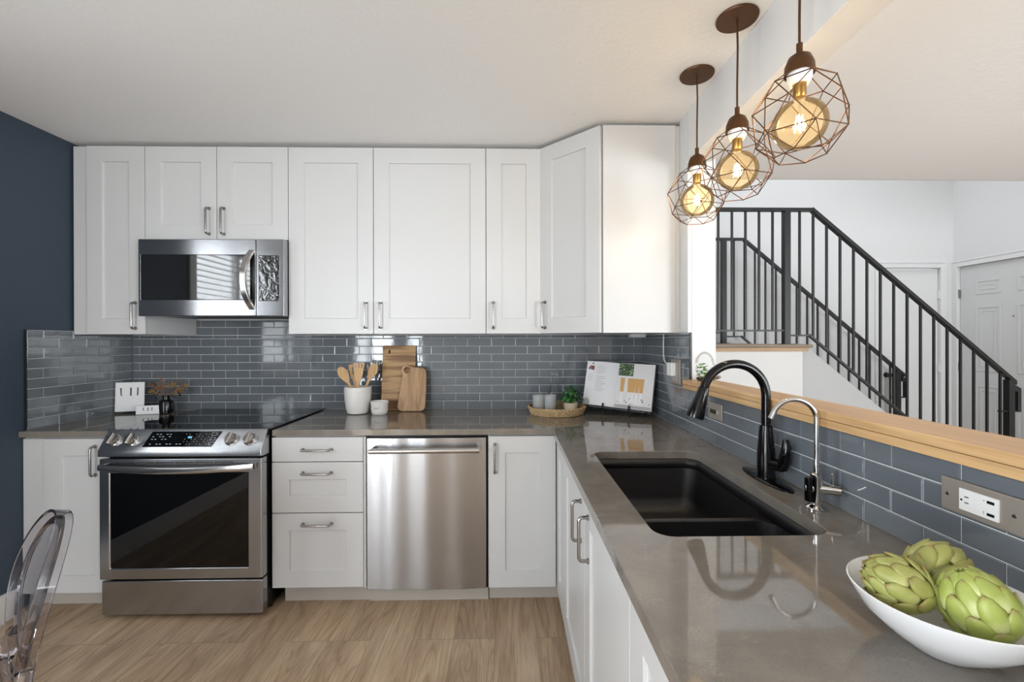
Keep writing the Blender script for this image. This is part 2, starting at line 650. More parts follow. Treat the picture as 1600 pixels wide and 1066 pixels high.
ceiling_mat(); floor_mat(); quartz_mat(); tile_mats(); granite_sink(); striped_board(); wicker(); brick_far()
wood_mat('ledge_oak', ('#bf9666', '#d0a878', '#dcb88a'), 'y', 70, 7, 0.35)
wood_mat('acacia', ('#8f6a45', '#b08a60', '#c9a67a'), 'z', 90, 14, 0.45)
wood_mat('beech_utensil', ('#c39a68', '#d4ad7c', '#dfbb8c'), 'z', 120, 20, 0.5)
wood_mat('weathered_tread', ('#74675b', '#877869', '#988878'), 'x', 60, 5, 0.6)
wood_mat('tread_edge', ('#a3866a', '#b4977a', '#c2a88c'), 'x', 60, 5, 0.6)
steel_mat('brushed_steel', '#b2b3b6', 0.21, aniso=0.85)
steel_mat('steel_bright', '#c4c2c0', 0.17, aniso=0.3)
amber_glass()
thin_glass('clear_glass', (0.95, 0.96, 0.96), 0.5)
thin_glass('window_glass', (0.97, 0.98, 0.98), 0.6)
artichoke_mat('artichoke_green', '#d9dda0', '#a0ac56', '#9a8a5c')
artichoke_mat('artichoke_dry', '#bcbc7a', '#9a9c56', '#8d7146')
mat('smoke_acrylic', (0.80, 0.77, 0.80), 0.01, 0.0, Transmission_Weight=1.0, IOR=1.46)

# ------------------------------------------------------------------ the room
XL, XR, XE = -2.348, 0.849, 0.215     # left wall, tiled right wall, peninsula front edge
XW = 0.972                            # living side of the right wall
ZC, ZT = 0.877, 2.376                 # worktop, ceiling
HX, HY = 4.85, 1.92                   # hall: right wall, far wall
BACK = -6.0

struct(B().box(-2.6, 5.0, BACK - 0.1, 2.05, -0.1, 0).build('floor', 'oak_planks', origin=(0, 0, 0)))
struct(B().box(-2.45, HX + 0.1, BACK - 0.1, 0.09, ZT, ZT + 0.12).build('ceiling', 'ceiling_paint', origin=(0, 0, 0)))
struct(B().box(-2.45, XW, 0.001, 0.09, 0, ZT).build('wall_back', 'white_paint', origin=(0, 0, 0)))
# left wall with window opening, plus a gap added for fill light
wy0, wy1, wz0, wz1 = -2.65, -1.45, 1.02, 2.1
w = B()
w.box(XL - 0.1, XL, wy1, 0.001, 0, ZT).box(XL - 0.1, XL, -4.1, wy0, 0, ZT).box(XL - 0.1, XL, BACK, -5.7, 0, ZT).box(XL - 0.1, XL, -5.7, -4.1, 2.15, ZT)
w.box(XL - 0.1, XL, wy0, wy1, 0, wz0).box(XL - 0.1, XL, wy0, wy1, wz1, ZT)
struct(w.build('wall_left', 'navy_paint', origin=(0, 0, 0)))
# rear wall with a sidelight and an opening added for fill light
w = B()
w.box(-2.45, -2.0, BACK - 0.1, BACK, 0, ZT).box(-1.7, -1.3, BACK - 0.1, BACK, 0, ZT).box(-2.0, -1.7, BACK - 0.1, BACK, 2.25, ZT).box(-2.0, -1.7, BACK - 0.1, BACK, 0, 0.25).box(2.9, 3.0, BACK - 0.1, BACK, 0, ZT).box(4.6, HX + 0.1, BACK - 0.1, BACK, 0, ZT).box(3.0, 4.6, BACK - 0.1, BACK, 2.15, ZT).box(-1.3, 2.9, BACK - 0.1, BACK, 0, ZT)
struct(w.build('wall_rear', 'white_paint', origin=(0, 0, 0)))
# right (living and hall) wall with window opening and door opening
dy0, dy1, dz = 0.93, 1.865, 2.09
w = B()
w.box(HX, HX + 0.1, dy1, HY + 0.1, 0, 4.7).box(HX, HX + 0.1, 0.09, dy0, 0, 4.7).box(HX, HX + 0.1, dy0, dy1, dz, 4.7)
w.box(HX, HX + 0.1, -1.9, 0.09, 0, ZT).box(HX, HX + 0.1, BACK, -4.9, 0, ZT)
w.box(HX, HX + 0.1, -4.9, -1.9, 0, 0.35).box(HX, HX + 0.1, -4.9, -1.9, 2.3, ZT)
struct(w.build('wall_right', 'white_paint', origin=(0, 0, 0)))
# far hall wall with closet opening
cx0, cx1 = 4.045, 4.70
w = B()
w.box(XW - 0.1, cx0, HY, HY + 0.1, 0, 4.7).box(cx1, HX + 0.1, HY, HY + 0.1, 0, 4.7).box(cx0, cx1, HY, HY + 0.1, dz, 4.7)
struct(w.build('wall_hall', 'white_paint', origin=(0, 0, 0)))
w = B()
w.box(XW - 0.1, XW, 0.09, HY, 0, 4.7)
w.box(XW, HX, 0.0901, 0.10, ZT, 4.7)
struct(w.build('wall_stairwell', 'white_paint', origin=(0, 0, 0)))
struct(B().box(XW - 0.1, HX + 0.1, 0.09, HY + 0.1, 4.7, 4.8).build('ceiling_hall', 'ceiling_paint', origin=(0, 0, 0)))
# wall between kitchen and living: full-height stub, half wall, header beam
YP = -0.76
w = B()
w.box(XR + 0.006, XW, YP, 0.001, 0, ZT)
w.box(XR + 0.006, XW, -2.72, YP, 0, 1.082)
struct(w.build('wall_peninsula', 'white_paint', bevel=0.006, origin=(0, 0, 0)))
struct(B().box(0.838, 0.952, -4.6, YP, 2.143, ZT).build('trim_beam', 'white_paint', bevel=0.003, origin=(0, 0, 0)))
struct(B().box(0.838, 0.855, YP, -0.665, 1.345, ZT).build('trim_1', 'white_paint', origin=(0, 0, 0)))
# baseboard left
struct(B().box(XL, XL + 0.014, -5.9, -0.64, 0, 0.135).build('baseboard_left', 'white_trim', bevel=0.003, origin=(0, 0, 0)))
struct(B().box(XW, HX, HY - 0.014, HY, 0, 0.1).build('baseboard_hall', 'white_trim', origin=(0, 0, 0)))

# windows
win = B()
for a, b, c, d in ((wy0, wy1, wz0, wz0 + 0.05), (wy0, wy1, wz1 - 0.05, wz1), (wy0, wy0 + 0.05, wz0, wz1), (wy1 - 0.05, wy1, wz0, wz1), (-2.07, -2.03, wz0, wz1)):
    win.box(XL - 0.09, XL - 0.04, a, b, c, d)
win_o = struct(win.build('window_1', 'white_trim', bevel=0.003))
pn = B().box(XL - 0.07, XL - 0.064, wy0 + 0.04, wy1 - 0.04, wz0 + 0.04, wz1 - 0.04).build('pane', 'window_glass', win_o)
cs = B()
for a, b, c, d in ((wy0 - 0.07, wy1 + 0.07, wz1, wz1 + 0.07), (wy0 - 0.07, wy1 + 0.07, wz0 - 0.07, wz0), (wy0 - 0.07, wy0, wz0, wz1), (wy1, wy1 + 0.07, wz0, wz1)):
    cs.box(XL, XL + 0.015, a, b, c, d)
cs.build('casing', 'white_trim', win_o, bevel=0.003)
bl = thing('window_blind', 'white horizontal slat blind lowered over the window in the navy wall', 'blind', (XL - 0.02, -2.05, wz0))
b = B()
k = 0
zz = wz0 + 0.34
while zz < wz1 - 0.04:
    a = R(18)
    b.box(XL - 0.045, XL - 0.003, wy0 + 0.01, wy1 - 0.01, zz, zz + 0.003)
    zz += 0.045
b.build('slats', 'white_trim', bl)
B().box(XL - 0.045, XL + 0.0, wy0 + 0.005, wy1 - 0.005, wz1 - 0.05, wz1 - 0.004).build('head_rail', 'white_trim', bl, bevel=0.003)
B().box(XL - 0.045, XL - 0.003, wy0 + 0.01, wy1 - 0.01, wz0 + 0.3, wz0 + 0.325).build('bottom_rail', 'white_trim', bl, bevel=0.003)
for nm, fr_ in (('door_added_left', frame((XL - 0.06, -5.7, 0), (0, 1, 0), (1, 0, 0))), ('door_added_rear', frame((4.6, BACK - 0.06, 0), (-1, 0, 0), (0, 1, 0)))):  # unseen glazed doors, added to let the low fill in
    b = B(fr_)
    for a, c, lo, hi in ((0, 1.6, 0, 0.08), (0, 1.6, 2.07, 2.15), (0, 0.07, 0, 2.15), (1.53, 1.6, 0, 2.15), (0.76, 0.84, 0, 2.15)):
        b.box(a, c, lo, hi, -0.02, 0.02)
    dr_ = struct(b.build(nm, 'white_trim', bevel=0.002))
    B(fr_).box(0.06, 1.54, 0.07, 2.08, -0.003, 0.003).build('pane', 'window_glass', dr_)
win = B()
for a, b2, c, d in ((-2.0, -1.7, 2.21, 2.25), (-2.0, -1.7, 0.25, 0.29), (-2.0, -1.97, 0.25, 2.25), (-1.73, -1.7, 0.25, 2.25)):
    win.box(a, b2, BACK - 0.08, BACK - 0.03, c, d)
w4 = struct(win.build('window_2', 'white_trim', bevel=0.003))
B().box(-1.98, -1.72, BACK - 0.06, BACK - 0.055, 0.27, 2.23).build('pane', 'window_glass', w4)
win = B()
for a, b2, c, d in ((-4.9, -1.9, 0.35, 0.4), (-4.9, -1.9, 2.25, 2.3), (-4.9, -4.85, 0.35, 2.3), (-1.95, -1.9, 0.35, 2.3), (-3.43, -3.37, 0.35, 2.3)):
    win.box(HX + 0.03, HX + 0.08, a, b2, c, d)
w3 = struct(win.build('window_3', 'white_trim', bevel=0.003))
B().box(HX + 0.05, HX + 0.055, -4.86, -1.94, 0.39, 2.26).build('pane', 'window_glass', w3)
tag(B().box(-5.6, -5.4, -6.5, 3, -0.1, 1.45).build('garden_wall', 'red_brick'), 'low red brick wall outside the navy wall window', 'wall')
struct(B().box(-9, -2.6, -8, 4, -0.2, -0.1).build('ground', 'ground_outdoor'))


# ------------------------------------------------------------------ cabinet pieces
def shaker(M, W, H, name, parent, stile=0.083, flat=False, t=0.019, rec=0.008, material='cabinet_white'):
    b = B(M)
    if flat:
        b.box(0, W, 0, H, 0, t)
        return b.build(name, material, parent, bevel=0.0015)
    # one solid slab with a recessed field
    s = stile
    r = rec
    v = [(0, 0, t), (W, 0, t), (W, H, t), (0, H, t), (s, s, t), (W - s, s, t), (W - s, H - s, t), (s, H - s, t),
         (s + .002, s + .002, t - r), (W - s - .002, s + .002, t - r), (W - s - .002, H - s - .002, t - r), (s + .002, H - s - .002, t - r),
         (0, 0, 0), (W, 0, 0), (W, H, 0), (0, H, 0)]
    f = [(0, 1, 5, 4), (1, 2, 6, 5), (2, 3, 7, 6), (3, 0, 4, 7), (4, 5, 9, 8), (5, 6, 10, 9), (6, 7, 11, 10), (7, 4, 8, 11), (8, 9, 10, 11),
         (12, 15, 14, 13), (0, 12, 13, 1), (1, 13, 14, 2), (2, 14, 15, 3), (3, 15, 12, 0)]
    b.add(v, f, 0, False)
    return b.build(name, material, parent, bevel=0.0015)


def pull(M, u, v, L, vertical, parent, t=0.019):
    """D-shaped wire pull with little collars"""
    b = B(M)
    dx, dy = (0, 1) if vertical else (1, 0)
    o, h, rr = 0.030, L / 2, 0.012
    pts = [(-h, 0)]
    for k in range(6):
        a = R(90 * k / 5)
        pts.append((-h + rr - rr * math.cos(a), o - rr + rr * math.sin(a)))
    pts += [(-p, q) for p, q in reversed(pts)]
    P = [(u + dx * p, v + dy * p, t + q) for p, q in pts]
    b.tube(P, 0.0052, 10)
    for sgn in (-1, 1):
        c = (u + dx * h * sgn, v + dy * h * sgn, t)
        b.tube([c, (c[0], c[1], t + 0.006)], 0.0085, 12)
    return b.build('handle', 'satin_nickel', parent)


def backM(x, z, y):
    return frame((x, y, z), (1, 0, 0), (0, -1, 0))


def sideM(y, z, x):   # faces -X ; u runs towards the camera (-Y)
    return frame((x, y, z), (0, -1, 0), (-1, 0, 0))


G = 0.0016  # half gap
ZU, ZTOP = 1.345, 2.356
# --- wall cabinets
def wallcab(x0, x1, z0, z1, label, doors, hand, filler=None, yb=0.0):
    t = thing('wall_cabinet', label, 'cabinet', ((x0 + x1) / 2, -0.19, z0), 'white wall cabinets')
    b = B().box(x0 + 0.0006, x1 - 0.0006, -0.374, -0.003, z0 + 0.001, z1)
    b.build('body', 'cabinet_white', t)
    if filler:
        B().box(filler[0], filler[1], -0.385, -0.374, z0 + 0.001, z1).build('filler', 'cabinet_white', t)
    n = len(doors)
    for (a, c), hd in zip(doors, hand):
        M = backM(a + G, z0 + 0.001, -0.376)
        W = c - a - 2 * G
        d = shaker(M, W, z1 - z0 - 0.001, 'door', t)
        if hd is not None:
            uu = 0.038 if hd == 'l' else W - 0.038
            vv = 0.10
            pull(M, uu, vv, 0.138, True, d)
    return t


wallcab(-2.335, -1.951, ZU, ZTOP, 'tall narrow white wall cabinet at the left end, against the navy wall', [(-2.26, -1.951)], [None], (-2.335, -2.262))
# its pull stands under the microwave's left edge
wl = [o for o in bpy.data.objects if o.name.startswith('door') and o.type == 'MESH'][-1]
pull(backM(-2.26 + G, ZU + 0.001, -0.376), 0.258, 0.10, 0.138, True, wl)
wallcab(-1.951, -1.189, 1.852, ZTOP, 'short two-door white wall cabinet above the microwave', [(-1.951, -1.570), (-1.570, -1.189)], ['r', 'l'])
wallcab(-1.189, -0.732, ZU, ZTOP, 'white wall cabinet with one door, right of the microwave', [(-1.189, -0.732)], ['r'])
wallcab(-0.732, -0.122, ZU, ZTOP, 'widest white wall cabinet, one broad door above the cutting boards', [(-0.732, -0.122)], ['l'])
wallcab(-0.122, 0.183, ZU, ZTOP, 'narrow white wall cabinet left of the diagonal corner cabinet', [(-0.122, 0.183)], ['l'])
# --- corner cabinet with diagonal door
t = thing('corner_cabinet', 'white corner wall cabinet with a diagonal door and plain side panel', 'cabinet', (0.6, -0.25, ZU))
XC = 0.462
B().prism([(0.184, -0.003), (0.184, -0.376), (XC - 0.004, -0.646), (XR - 0.001, -0.646), (XR - 0.001, -0.003)], ZU + 0.001, ZTOP + 0.004).build('body', 'cabinet_white', t)
B().box(XC, XR - 0.032, -0.664, -0.6465, ZU, ZTOP + 0.002).build('side_panel', 'cabinet_white', t, bevel=0.001)
B().box(XR - 0.030, XR - 0.001, -0.658, -0.6465, ZU, ZTOP + 0.002).build('filler', 'cabinet_white', t, bevel=0.001)
p0, p1 = Vector((0.185, -0.379, 0)), Vector((XC - 0.003, -0.651, 0))
u = (p1 - p0)
W = u.length
un = u.normalized()
wn = Vector((un.y, -un.x, 0))
M = frame((p0.x, p0.y, ZU + 0.001), un, wn)
d = shaker(M, W, ZTOP - ZU - 0.001, 'door', t)
pull(M, 0.04, 0.10, 0.138, True, d)

# --- base cabinets
YBF = -0.616   # carcass front, doors stand 19 mm proud


def toe(x0, x1, parent):
    B().box(x0, x1, -0.565, -0.553, 0.001, 0.10).build('toe_kick', 'toe_kick', parent)


t = thing('base_cabinet', 'white one-door base cabinet left of the stove, against the navy wall', 'cabinet', (-2.13, -0.3, 0), 'white base cabinets')
B().box(XL + 0.002, -1.918, YBF + 0.001, -0.003, 0.10, 0.846).build('body', 'cabinet_white', t)
B().box(-2.345, -2.245, -0.628, YBF, 0.092, 0.838).build('filler', 'cabinet_white', t, bevel=0.001)
M = backM(-2.243, 0.092, YBF)
d = shaker(M, 0.322, 0.746, 'door', t)
pull(M, 0.249, 0.64, 0.138, True, d)
toe(XL + 0.016, -1.918, t)

t = thing('drawer_cabinet', 'white base cabinet with three drawers between stove and dishwasher', 'cabinet', (-0.94, -0.3, 0), 'white base cabinets')
B().box(-1.145, -0.712, YBF + 0.001, -0.003, 0.10, 0.846).build('body', 'cabinet_white', t)
for z0, z1, fl in ((0.104, 0.4665, False), (0.4705, 0.7155, False), (0.7195, 0.838, True)):
    M = backM(-1.153, z0, YBF)
    d = shaker(M, 0.441, z1 - z0, 'drawer', t, stile=0.084, flat=fl)
    pull(M, 0.219, (z1 - z0) - (0.059 if fl else 0.050), 0.138, False, d)
toe(-1.125, -0.70, t)
B().box(-0.711, -0.700, -0.630, -0.003, 0.10, 0.838).build('side_panel', 'cabinet_white', t)

t = thing('dishwasher', 'stainless steel dishwasher with a bar handle under the worktop', 'dishwasher', (-0.405, -0.3, 0))
B().box(-0.699, -0.106, -0.60, -0.01, 0.08, 0.845).build('body', 'black_plastic', t)
# gently bowed steel front
b = B()
seg = 24
v, f = [], []
for i in range(seg + 1):
    x = -0.692 + 0.581 * i / seg
    s_ = (i / seg - 0.5) * 2
    y = -0.650 + 0.006 * s_ * s_ + 0.0016 * math.sin(i * 0.9)
    for z in (0.094, 0.834):
        v.append((x, y, z))
for i in range(seg):
    a = 2 * i
    f.append((a, a + 2, a + 3, a + 1))
n0 = len(v)
v += [(-0.692, -0.60, 0.094), (-0.692, -0.60, 0.834), (-0.111, -0.60, 0.094), (-0.111, -0.60, 0.834)]
e = 2 * seg
f += [(0, 1, n0 + 1, n0), (e, n0 + 2, n0 + 3, e + 1)]
f.append(tuple([n0] + [2 * i for i in range(seg + 1)] + [n0 + 2]))
f.append(tuple([n0 + 1] + [2 * i + 1 for i in range(seg + 1)] + [n0 + 3]))
b.add(v, f)
dd = b.build('door', 'brushed_steel', t, bevel=0.003)
hb = B()
hb.tube([(-0.664, -0.700, 0.783), (-0.139, -0.700, 0.785)], 0.0125, 16)
hb.box(-0.668, -0.650, -0.705, -0.645, 0.775, 0.797).box(-0.153, -0.135, -0.705, -0.645, 0.775, 0.797)
hb.build('handle', 'steel_bright', dd, bevel=0.002)
B().box(-0.699, -0.104, -0.60, -0.585, 0.075, 0.092).build('bottom_grille', 'black_plastic', t)
B().box(-0.699, -0.104, -0.575, -0.553, 0.001, 0.074).build('toe_kick', 'toe_kick', t)

t = thing('base_cabinet', 'white one-door base cabinet in the corner, right of the dishwasher', 'cabinet', (0.07, -0.3, 0), 'white base cabinets')
B().box(-0.102, 0.252, YBF + 0.001, -0.003, 0.10, 0.846).build('body', 'cabinet_white', t)
M = backM(-0.100, 0.092, YBF)
d = shaker(M, 0.332, 0.746, 'door', t)
pull(M, 0.032, 0.638, 0.138, True, d)
toe(-0.10, 0.30, t)

# peninsula run, fronts face the aisle
XF = 0.254     # carcass face; door faces at 0.235


def sidecab(name, label, y0, y1, doors, hands, hollow=False):
    t = thing(name, label, 'cabinet', (0.55, (y0 + y1) / 2, 0), 'white base cabinets')
    b = B()
    if hollow:
        b.box(XF + 0.001, XR + 0.003, y1 + 0.001, y1 + 0.018, 0.10, 0.846).box(XF + 0.001, XR + 0.003, y0 - 0.018, y0 - 0.001, 0.10, 0.846)
        b.box(XF + 0.001, XR + 0.003, y1 + 0.018, y0 - 0.018, 0.10, 0.12).box(XR - 0.01, XR + 0.003, y1 + 0.018, y0 - 0.018, 0.12, 0.846)
        b.box(XF + 0.001, XF + 0.018, y1 + 0.018, y0 - 0.018, 0.12, 0.846)
    else:
        b.box(XF + 0.001, XR + 0.003, y1 + 0.001, y0 - 0.001, 0.10, 0.846)
    b.build('body', 'cabinet_white', t)
    for (a, c), hd in zip(doors, hands):
        M = sideM(a - G, 0.092, XF)
        d = shaker(M, abs(c - a) - 2 * G, 0.746, 'door', t)
        if hd:
            W = abs(c - a) - 2 * G
            pull(M, 0.075 if hd == 'l' else W - 0.055, 0.632, 0.128, True, d)
    B().box(0.305, 0.317, y1, y0, 0.001, 0.10).build('toe_kick', 'toe_kick', t)
    return t


sidecab('corner_base_cabinet', 'white base cabinet in the inner corner of the worktop, no handle', -0.640, -0.925, [(-0.658, -0.922)], [None])
sidecab('sink_cabinet', 'white two-door base cabinet under the black sink, two upright pulls', -0.925, -1.953, [(-0.925, -1.440), (-1.440, -1.953)], ['r', 'l'], hollow=True)
sidecab('peninsula_base_cabinet', 'white base cabinet nearest the camera under the peninsula worktop', -1.955, -2.66, [(-1.955, -2.66)], [None])

# ------------------------------------------------------------------ worktops
sink_hole = rrect(0.325, 0.725, -1.845, -1.102, 0.045)
outer = [(-1.145, -0.0035), (-1.145, -0.648), (XE, -0.648), (XE, -2.70), (XR + 0.003, -2.70), (XR + 0.003, -0.0035)]
wt = B().plate(outer, [list(reversed(sink_hole))], ZC - 0.030, ZC).build('worktop', 'taupe_quartz', origin=(0, 0, ZC), bevel=0.002)
tag(wt, 'L-shaped polished taupe quartz worktop with the sink cut into it', 'worktop')
wt2 = B().box(-2.346, -1.917, -0.648, -0.0035, ZC - 0.030, ZC).build('worktop', 'taupe_quartz', origin=(0, 0, ZC), bevel=0.002)
tag(wt2, 'short piece of taupe quartz worktop left of the stove', 'worktop')

# sink: two bowls, the low divider between them
sk = B()
hx0, hx1, hy0, hy1, zb = 0.318, 0.732, -1.852, -1.095, 0.655


def bowl(b, x0, x1, y0, y1, z1, z0, r=0.05, shrink=0.02):
    top = rrect(x0, x1, y0, y1, r)
    mid = rrect(x0 + shrink * .6, x1 - shrink * .6, y0 + shrink * .6, y1 - shrink * .6, r)
    low = rrect(x0 + shrink, x1 - shrink, y0 + shrink, y1 - shrink, r)
    bot = rrect(x0 + shrink + 0.03, x1 - shrink - 0.03, y0 + shrink + 0.03, y1 - shrink - 0.03, r * 0.7)
    k = len(top)
    v = [(p[0], p[1], z1) for p in top] + [(p[0], p[1], z0 + 0.05) for p in mid] + [(p[0], p[1], z0 + 0.02) for p in low] + [(p[0], p[1], z0) for p in bot]
    fs = []
    for q in range(3):
        for i in range(k):
            fs.append((q * k + i, q * k + (i + 1) % k, (q + 1) * k + (i + 1) % k, (q + 1) * k + i))
    fs.append(tuple(3 * k + i for i in range(k)))
    b.add(v, fs)


yd = -1.600
zr = 0.812
bowl(sk, hx0 + 0.012, hx1 - 0.012, yd + 0.012, hy1 - 0.012, zr, zb)
bowl(sk, hx0 + 0.012, hx1 - 0.012, hy0 + 0.012, yd - 0.012, zr, zb)
# rim plate between bowls at divider height
sk.plate(rrect(hx0 + 0.002, hx1 - 0.002, hy0 + 0.002, hy1 - 0.002, 0.045),
         [list(reversed(rrect(hx0 + 0.012, hx1 - 0.012, yd + 0.012, hy1 - 0.012, 0.05))), list(reversed(rrect(hx0 + 0.012, hx1 - 0.012, hy0 + 0.012, yd - 0.012, 0.05)))], zr - 0.004, zr)
# upstand from divider height to the underside of the worktop
top = rrect(hx0, hx1, hy0, hy1, 0.045)
inn = rrect(hx0 + 0.011, hx1 - 0.011, hy0 + 0.011, hy1 - 0.011, 0.045)
k = len(top)
v = [(p[0], p[1], zr - 0.004) for p in top] + [(p[0], p[1], ZC - 0.0306) for p in top] + [(p[0], p[1], ZC - 0.0306) for p in inn] + [(p[0], p[1], zr - 0.004) for p in inn]
sk.add(v, [(q * k + i, q * k + (i + 1) % k, ((q + 1) % 4) * k + (i + 1) % k, ((q + 1) % 4) * k + i) for q in range(4) for i in range(k)])
so = sk.build('sink', 'black_composite', recalc=False)
tag(so, 'black granite composite double bowl sink set under the taupe worktop', 'sink')
for yy in (-1.35, -1.73):
    B().lathe([(0, 0.004), (0.03, 0.004), (0.042, 0.001), (0.042, -0.001)], (0.525, yy, zb + 0.002), 24).build('drain', 'satin_nickel', so)

# ------------------------------------------------------------------ tiled backsplash
PW, PH, GR = 0.1512, 0.04945, 0.0026


def tiles(name, org, u, w, u0, u1, vtop, phase, label, v0=0.0, notches=()):
    """brick-bond tiles; org at worktop height, u along the wall, w out of the wall"""
    M = frame(org, u, w)
    b = B(M)
    b.box(u0, u1, v0, vtop, 0.0005, 0.0045, 1)
    row = 0
    z = v0
    while z < vtop - 0.004:
        zt = min(z + PH, vtop)
        x = u0 + ((phase + (0.5 * PW if row % 2 else 0)) % PW) - PW
        while x < u1:
            a, c = max(x, u0) + GR / 2, min(x + PW, u1) - GR / 2
            lo, hi = z + GR / 2, zt - GR / 2
            if c - a > 0.004 and hi - lo > 0.003:
                e = min(0.0022, (hi - lo) / 3, (c - a) / 3)
                tx, ty = random.uniform(-1, 1) * 0.0002, random.uniform(-1, 1) * 0.00012
                f0 = 0.0072
                v = [(a, lo, .004), (c, lo, .004), (c, hi, .004), (a, hi, .004),
                     (a, lo, f0 - .0012), (c, lo, f0 - .0012), (c, hi, f0 - .0012), (a, hi, f0 - .0012),
                     (a + e, lo + e, f0 - tx - ty), (c - e, lo + e, f0 + tx - ty), (c - e, hi - e, f0 + tx + ty), (a + e, hi - e, f0 - tx + ty)]
                fs = [(0, 1, 5, 4), (1, 2, 6, 5), (2, 3, 7, 6), (3, 0, 4, 7), (4, 5, 9, 8), (5, 6, 10, 9), (6, 7, 11, 10), (7, 4, 8, 11), (8, 9, 10, 11)]
                b.add(v, fs, 0, False)
            x += PW
        z += PH
        row += 1
    o = b.build(name, ['glass_tile', 'grout'], sharp=12, origin=org)
    tag(o, label, 'tile backsplash', 'grey glass tile backsplash')
    return o


ZW = ZC + 0.0006
tiles('tile_backsplash', (0, 0, ZW), (1, 0, 0), (0, -1, 0), XL + 0.008, XR - 0.003, 1.343 - ZW, (-0.108 - (XL + 0.008)) % PW, 'grey glass subway tile backsplash on the long back wall')
tiles('tile_backsplash', (0, 0, ZW + 0.4665), (1, 0, 0), (0, -1, 0), -1.949, -1.191, 0.5 - 0.4665 + 0.06, (-0.108 + 1.949) % PW + PW / 2, 'strip of grey glass tile directly under the microwave')
tiles('tile_backsplash', (XL, 0, ZW), (0, 1, 0), (1, 0, 0), -0.614, -0.0078, 1.364 - ZW, (-0.461 + 0.614) % PW, 'grey glass subway tile backsplash on the navy wall')
tiles('tile_backsplash', (XR + 0.0052, 0, ZW), (0, -1, 0), (-1, 0, 0), 0.0078, 0.755, 1.338 - ZW, (1.771 + 0.0) % PW, 'grey glass tile backsplash beside the cookbook, below the corner cabinet')
tiles('tile_backsplash', (XR + 0.0052, 0, ZW), (0, -1, 0), (-1, 0, 0), 0.7555, 2.68, 1.084 - ZW, (1.771 - 0.7555) % PW, 'grey glass tile backsplash behind the sink, below the oak ledge')
struct(B().box(XR - 0.003, XR + 0.0055, -0.7625, -0.756, ZC + 0.21, 1.343).build('trim_2', 'black_metal'))
struct(B().box(XL + 0.0005, XL + 0.010, -0.622, -0.615, ZC + 0.001, 1.366).build('trim_3', 'black_metal'))

# ledge
lg = thing('oak_ledge', 'long oak bar ledge on top of the tiled half wall', 'shelf', (0.88, -1.7, 1.083))
B().box(0.811, 0.953, -2.72, -0.762, 1.104, 1.125).build('top_board', 'ledge_oak', lg, bevel=0.003)
B().box(0.812, 0.953, -2.72, -0.763, 1.0835, 1.1035).build('bottom_board', 'ledge_oak', lg, bevel=0.002)

# ------------------------------------------------------------------ range
t = thing('stove', 'stainless slide-in electric stove with black glass cooktop and oven', 'stove', (-1.53, -0.35, 0))
x0, x1 = -1.914, -1.160
B().box(x0 + 0.004, x1 - 0.004, -0.655, -0.012, 0.02, 0.874).build('body', 'black_plastic', t)
ct = B().box(x0 - 0.008, x1 + 0.009, -0.652, -0.0095, ZC + 0.0015, ZC + 0.0085).build('cooktop', 'black_glass', t, bevel=0.002)
cp = B()
cp.prism([(-0.640, 0.874), (-0.640, 0.884), (-0.655, 0.8865), (-0.715, 0.797), (-0.716, 0.770), (-0.700, 0.766), (-0.640, 0.766)], x0, x1, 'x')
po = cp.build('control_panel', 'brushed_steel', t, bevel=0.003)
A0 = Vector((0, -0.655, 0.8865)); A1 = Vector((0, -0.715, 0.797))
sv = (A0 - A1).normalized()
sl = (A0 - A1).length
Mp = frame((0, A1.y, A1.z), (1, 0, 0), (0, -sv.z, sv.y))
# black touch panel (slanted ends)
tp = B(Mp).prism([(-1.716, 0.018), (-1.398, 0.018), (-1.372, 0.094), (-1.700, 0.094)], 0.0004, 0.0022)
pr = tp
for r_, zz in enumerate((0.079, 0.067, 0.054, 0.042, 0.030)):
    for c_ in range(20):
        xx = -1.69 + c_ * 0.0155
        if -1.61 + 0.006 < xx < -1.535 and r_ < 4:
            continue
        if (c_ * 7 + r_ * 5) % 3 == 0 or (r_ == 3 and c_ < 10):
            continue
        if c_ > 9:
            pr.box(xx, xx + 0.0028, zz, zz + 0.0026, 0.0022, 0.0026, 1)
        else:
            pr.box(xx, xx + 0.0085, zz, zz + 0.0028, 0.0022, 0.0026, 1)
for zz in (0.078, 0.054, 0.030):
    for q in ((0, 0.026, 0, 0.0012), (0, 0.026, 0.013, 0.0142), (0, 0.0012, 0, 0.014), (0.0248, 0.026, 0, 0.014)):
        pr.box(-1.415 + q[0], -1.415 + q[1], zz - 0.005 + q[2], zz - 0.005 + q[3], 0.0022, 0.0026, 1)
tpo = tp.build('touch_panel', ['black_glass', 'panel_print'], po)
B(Mp).box(-1.522, -1.505, 0.060, 0.069, 0.0022, 0.0027).build('display', 'display', tpo)
for kx in (-1.861, -1.778, -1.314, -1.226):
    kb = B(Mp)
    kb2 = B(Mp @ Matrix.Translation((kx, 0.052, 0)))
    kb2.lathe([(0, 0.004), (0.029, 0.004), (0.030, 0.0), (0.030, 0.003), (0.026, 0.006), (0.0245, 0.022), (0.022, 0.027), (0, 0.0275)], (0, 0, 0), 30)
    kn = kb2.build('knob', 'steel_bright', po)
    g = B(Mp @ Matrix.Translation((kx, 0.052, 0)) @ Matrix.Rotation(R(-8), 4, 'Z'))
    g.box(-0.008, 0.008, -0.026, 0.026, 0.020, 0.036)
    g.build('grip', 'steel_bright', kn, bevel=0.004, seg=3)
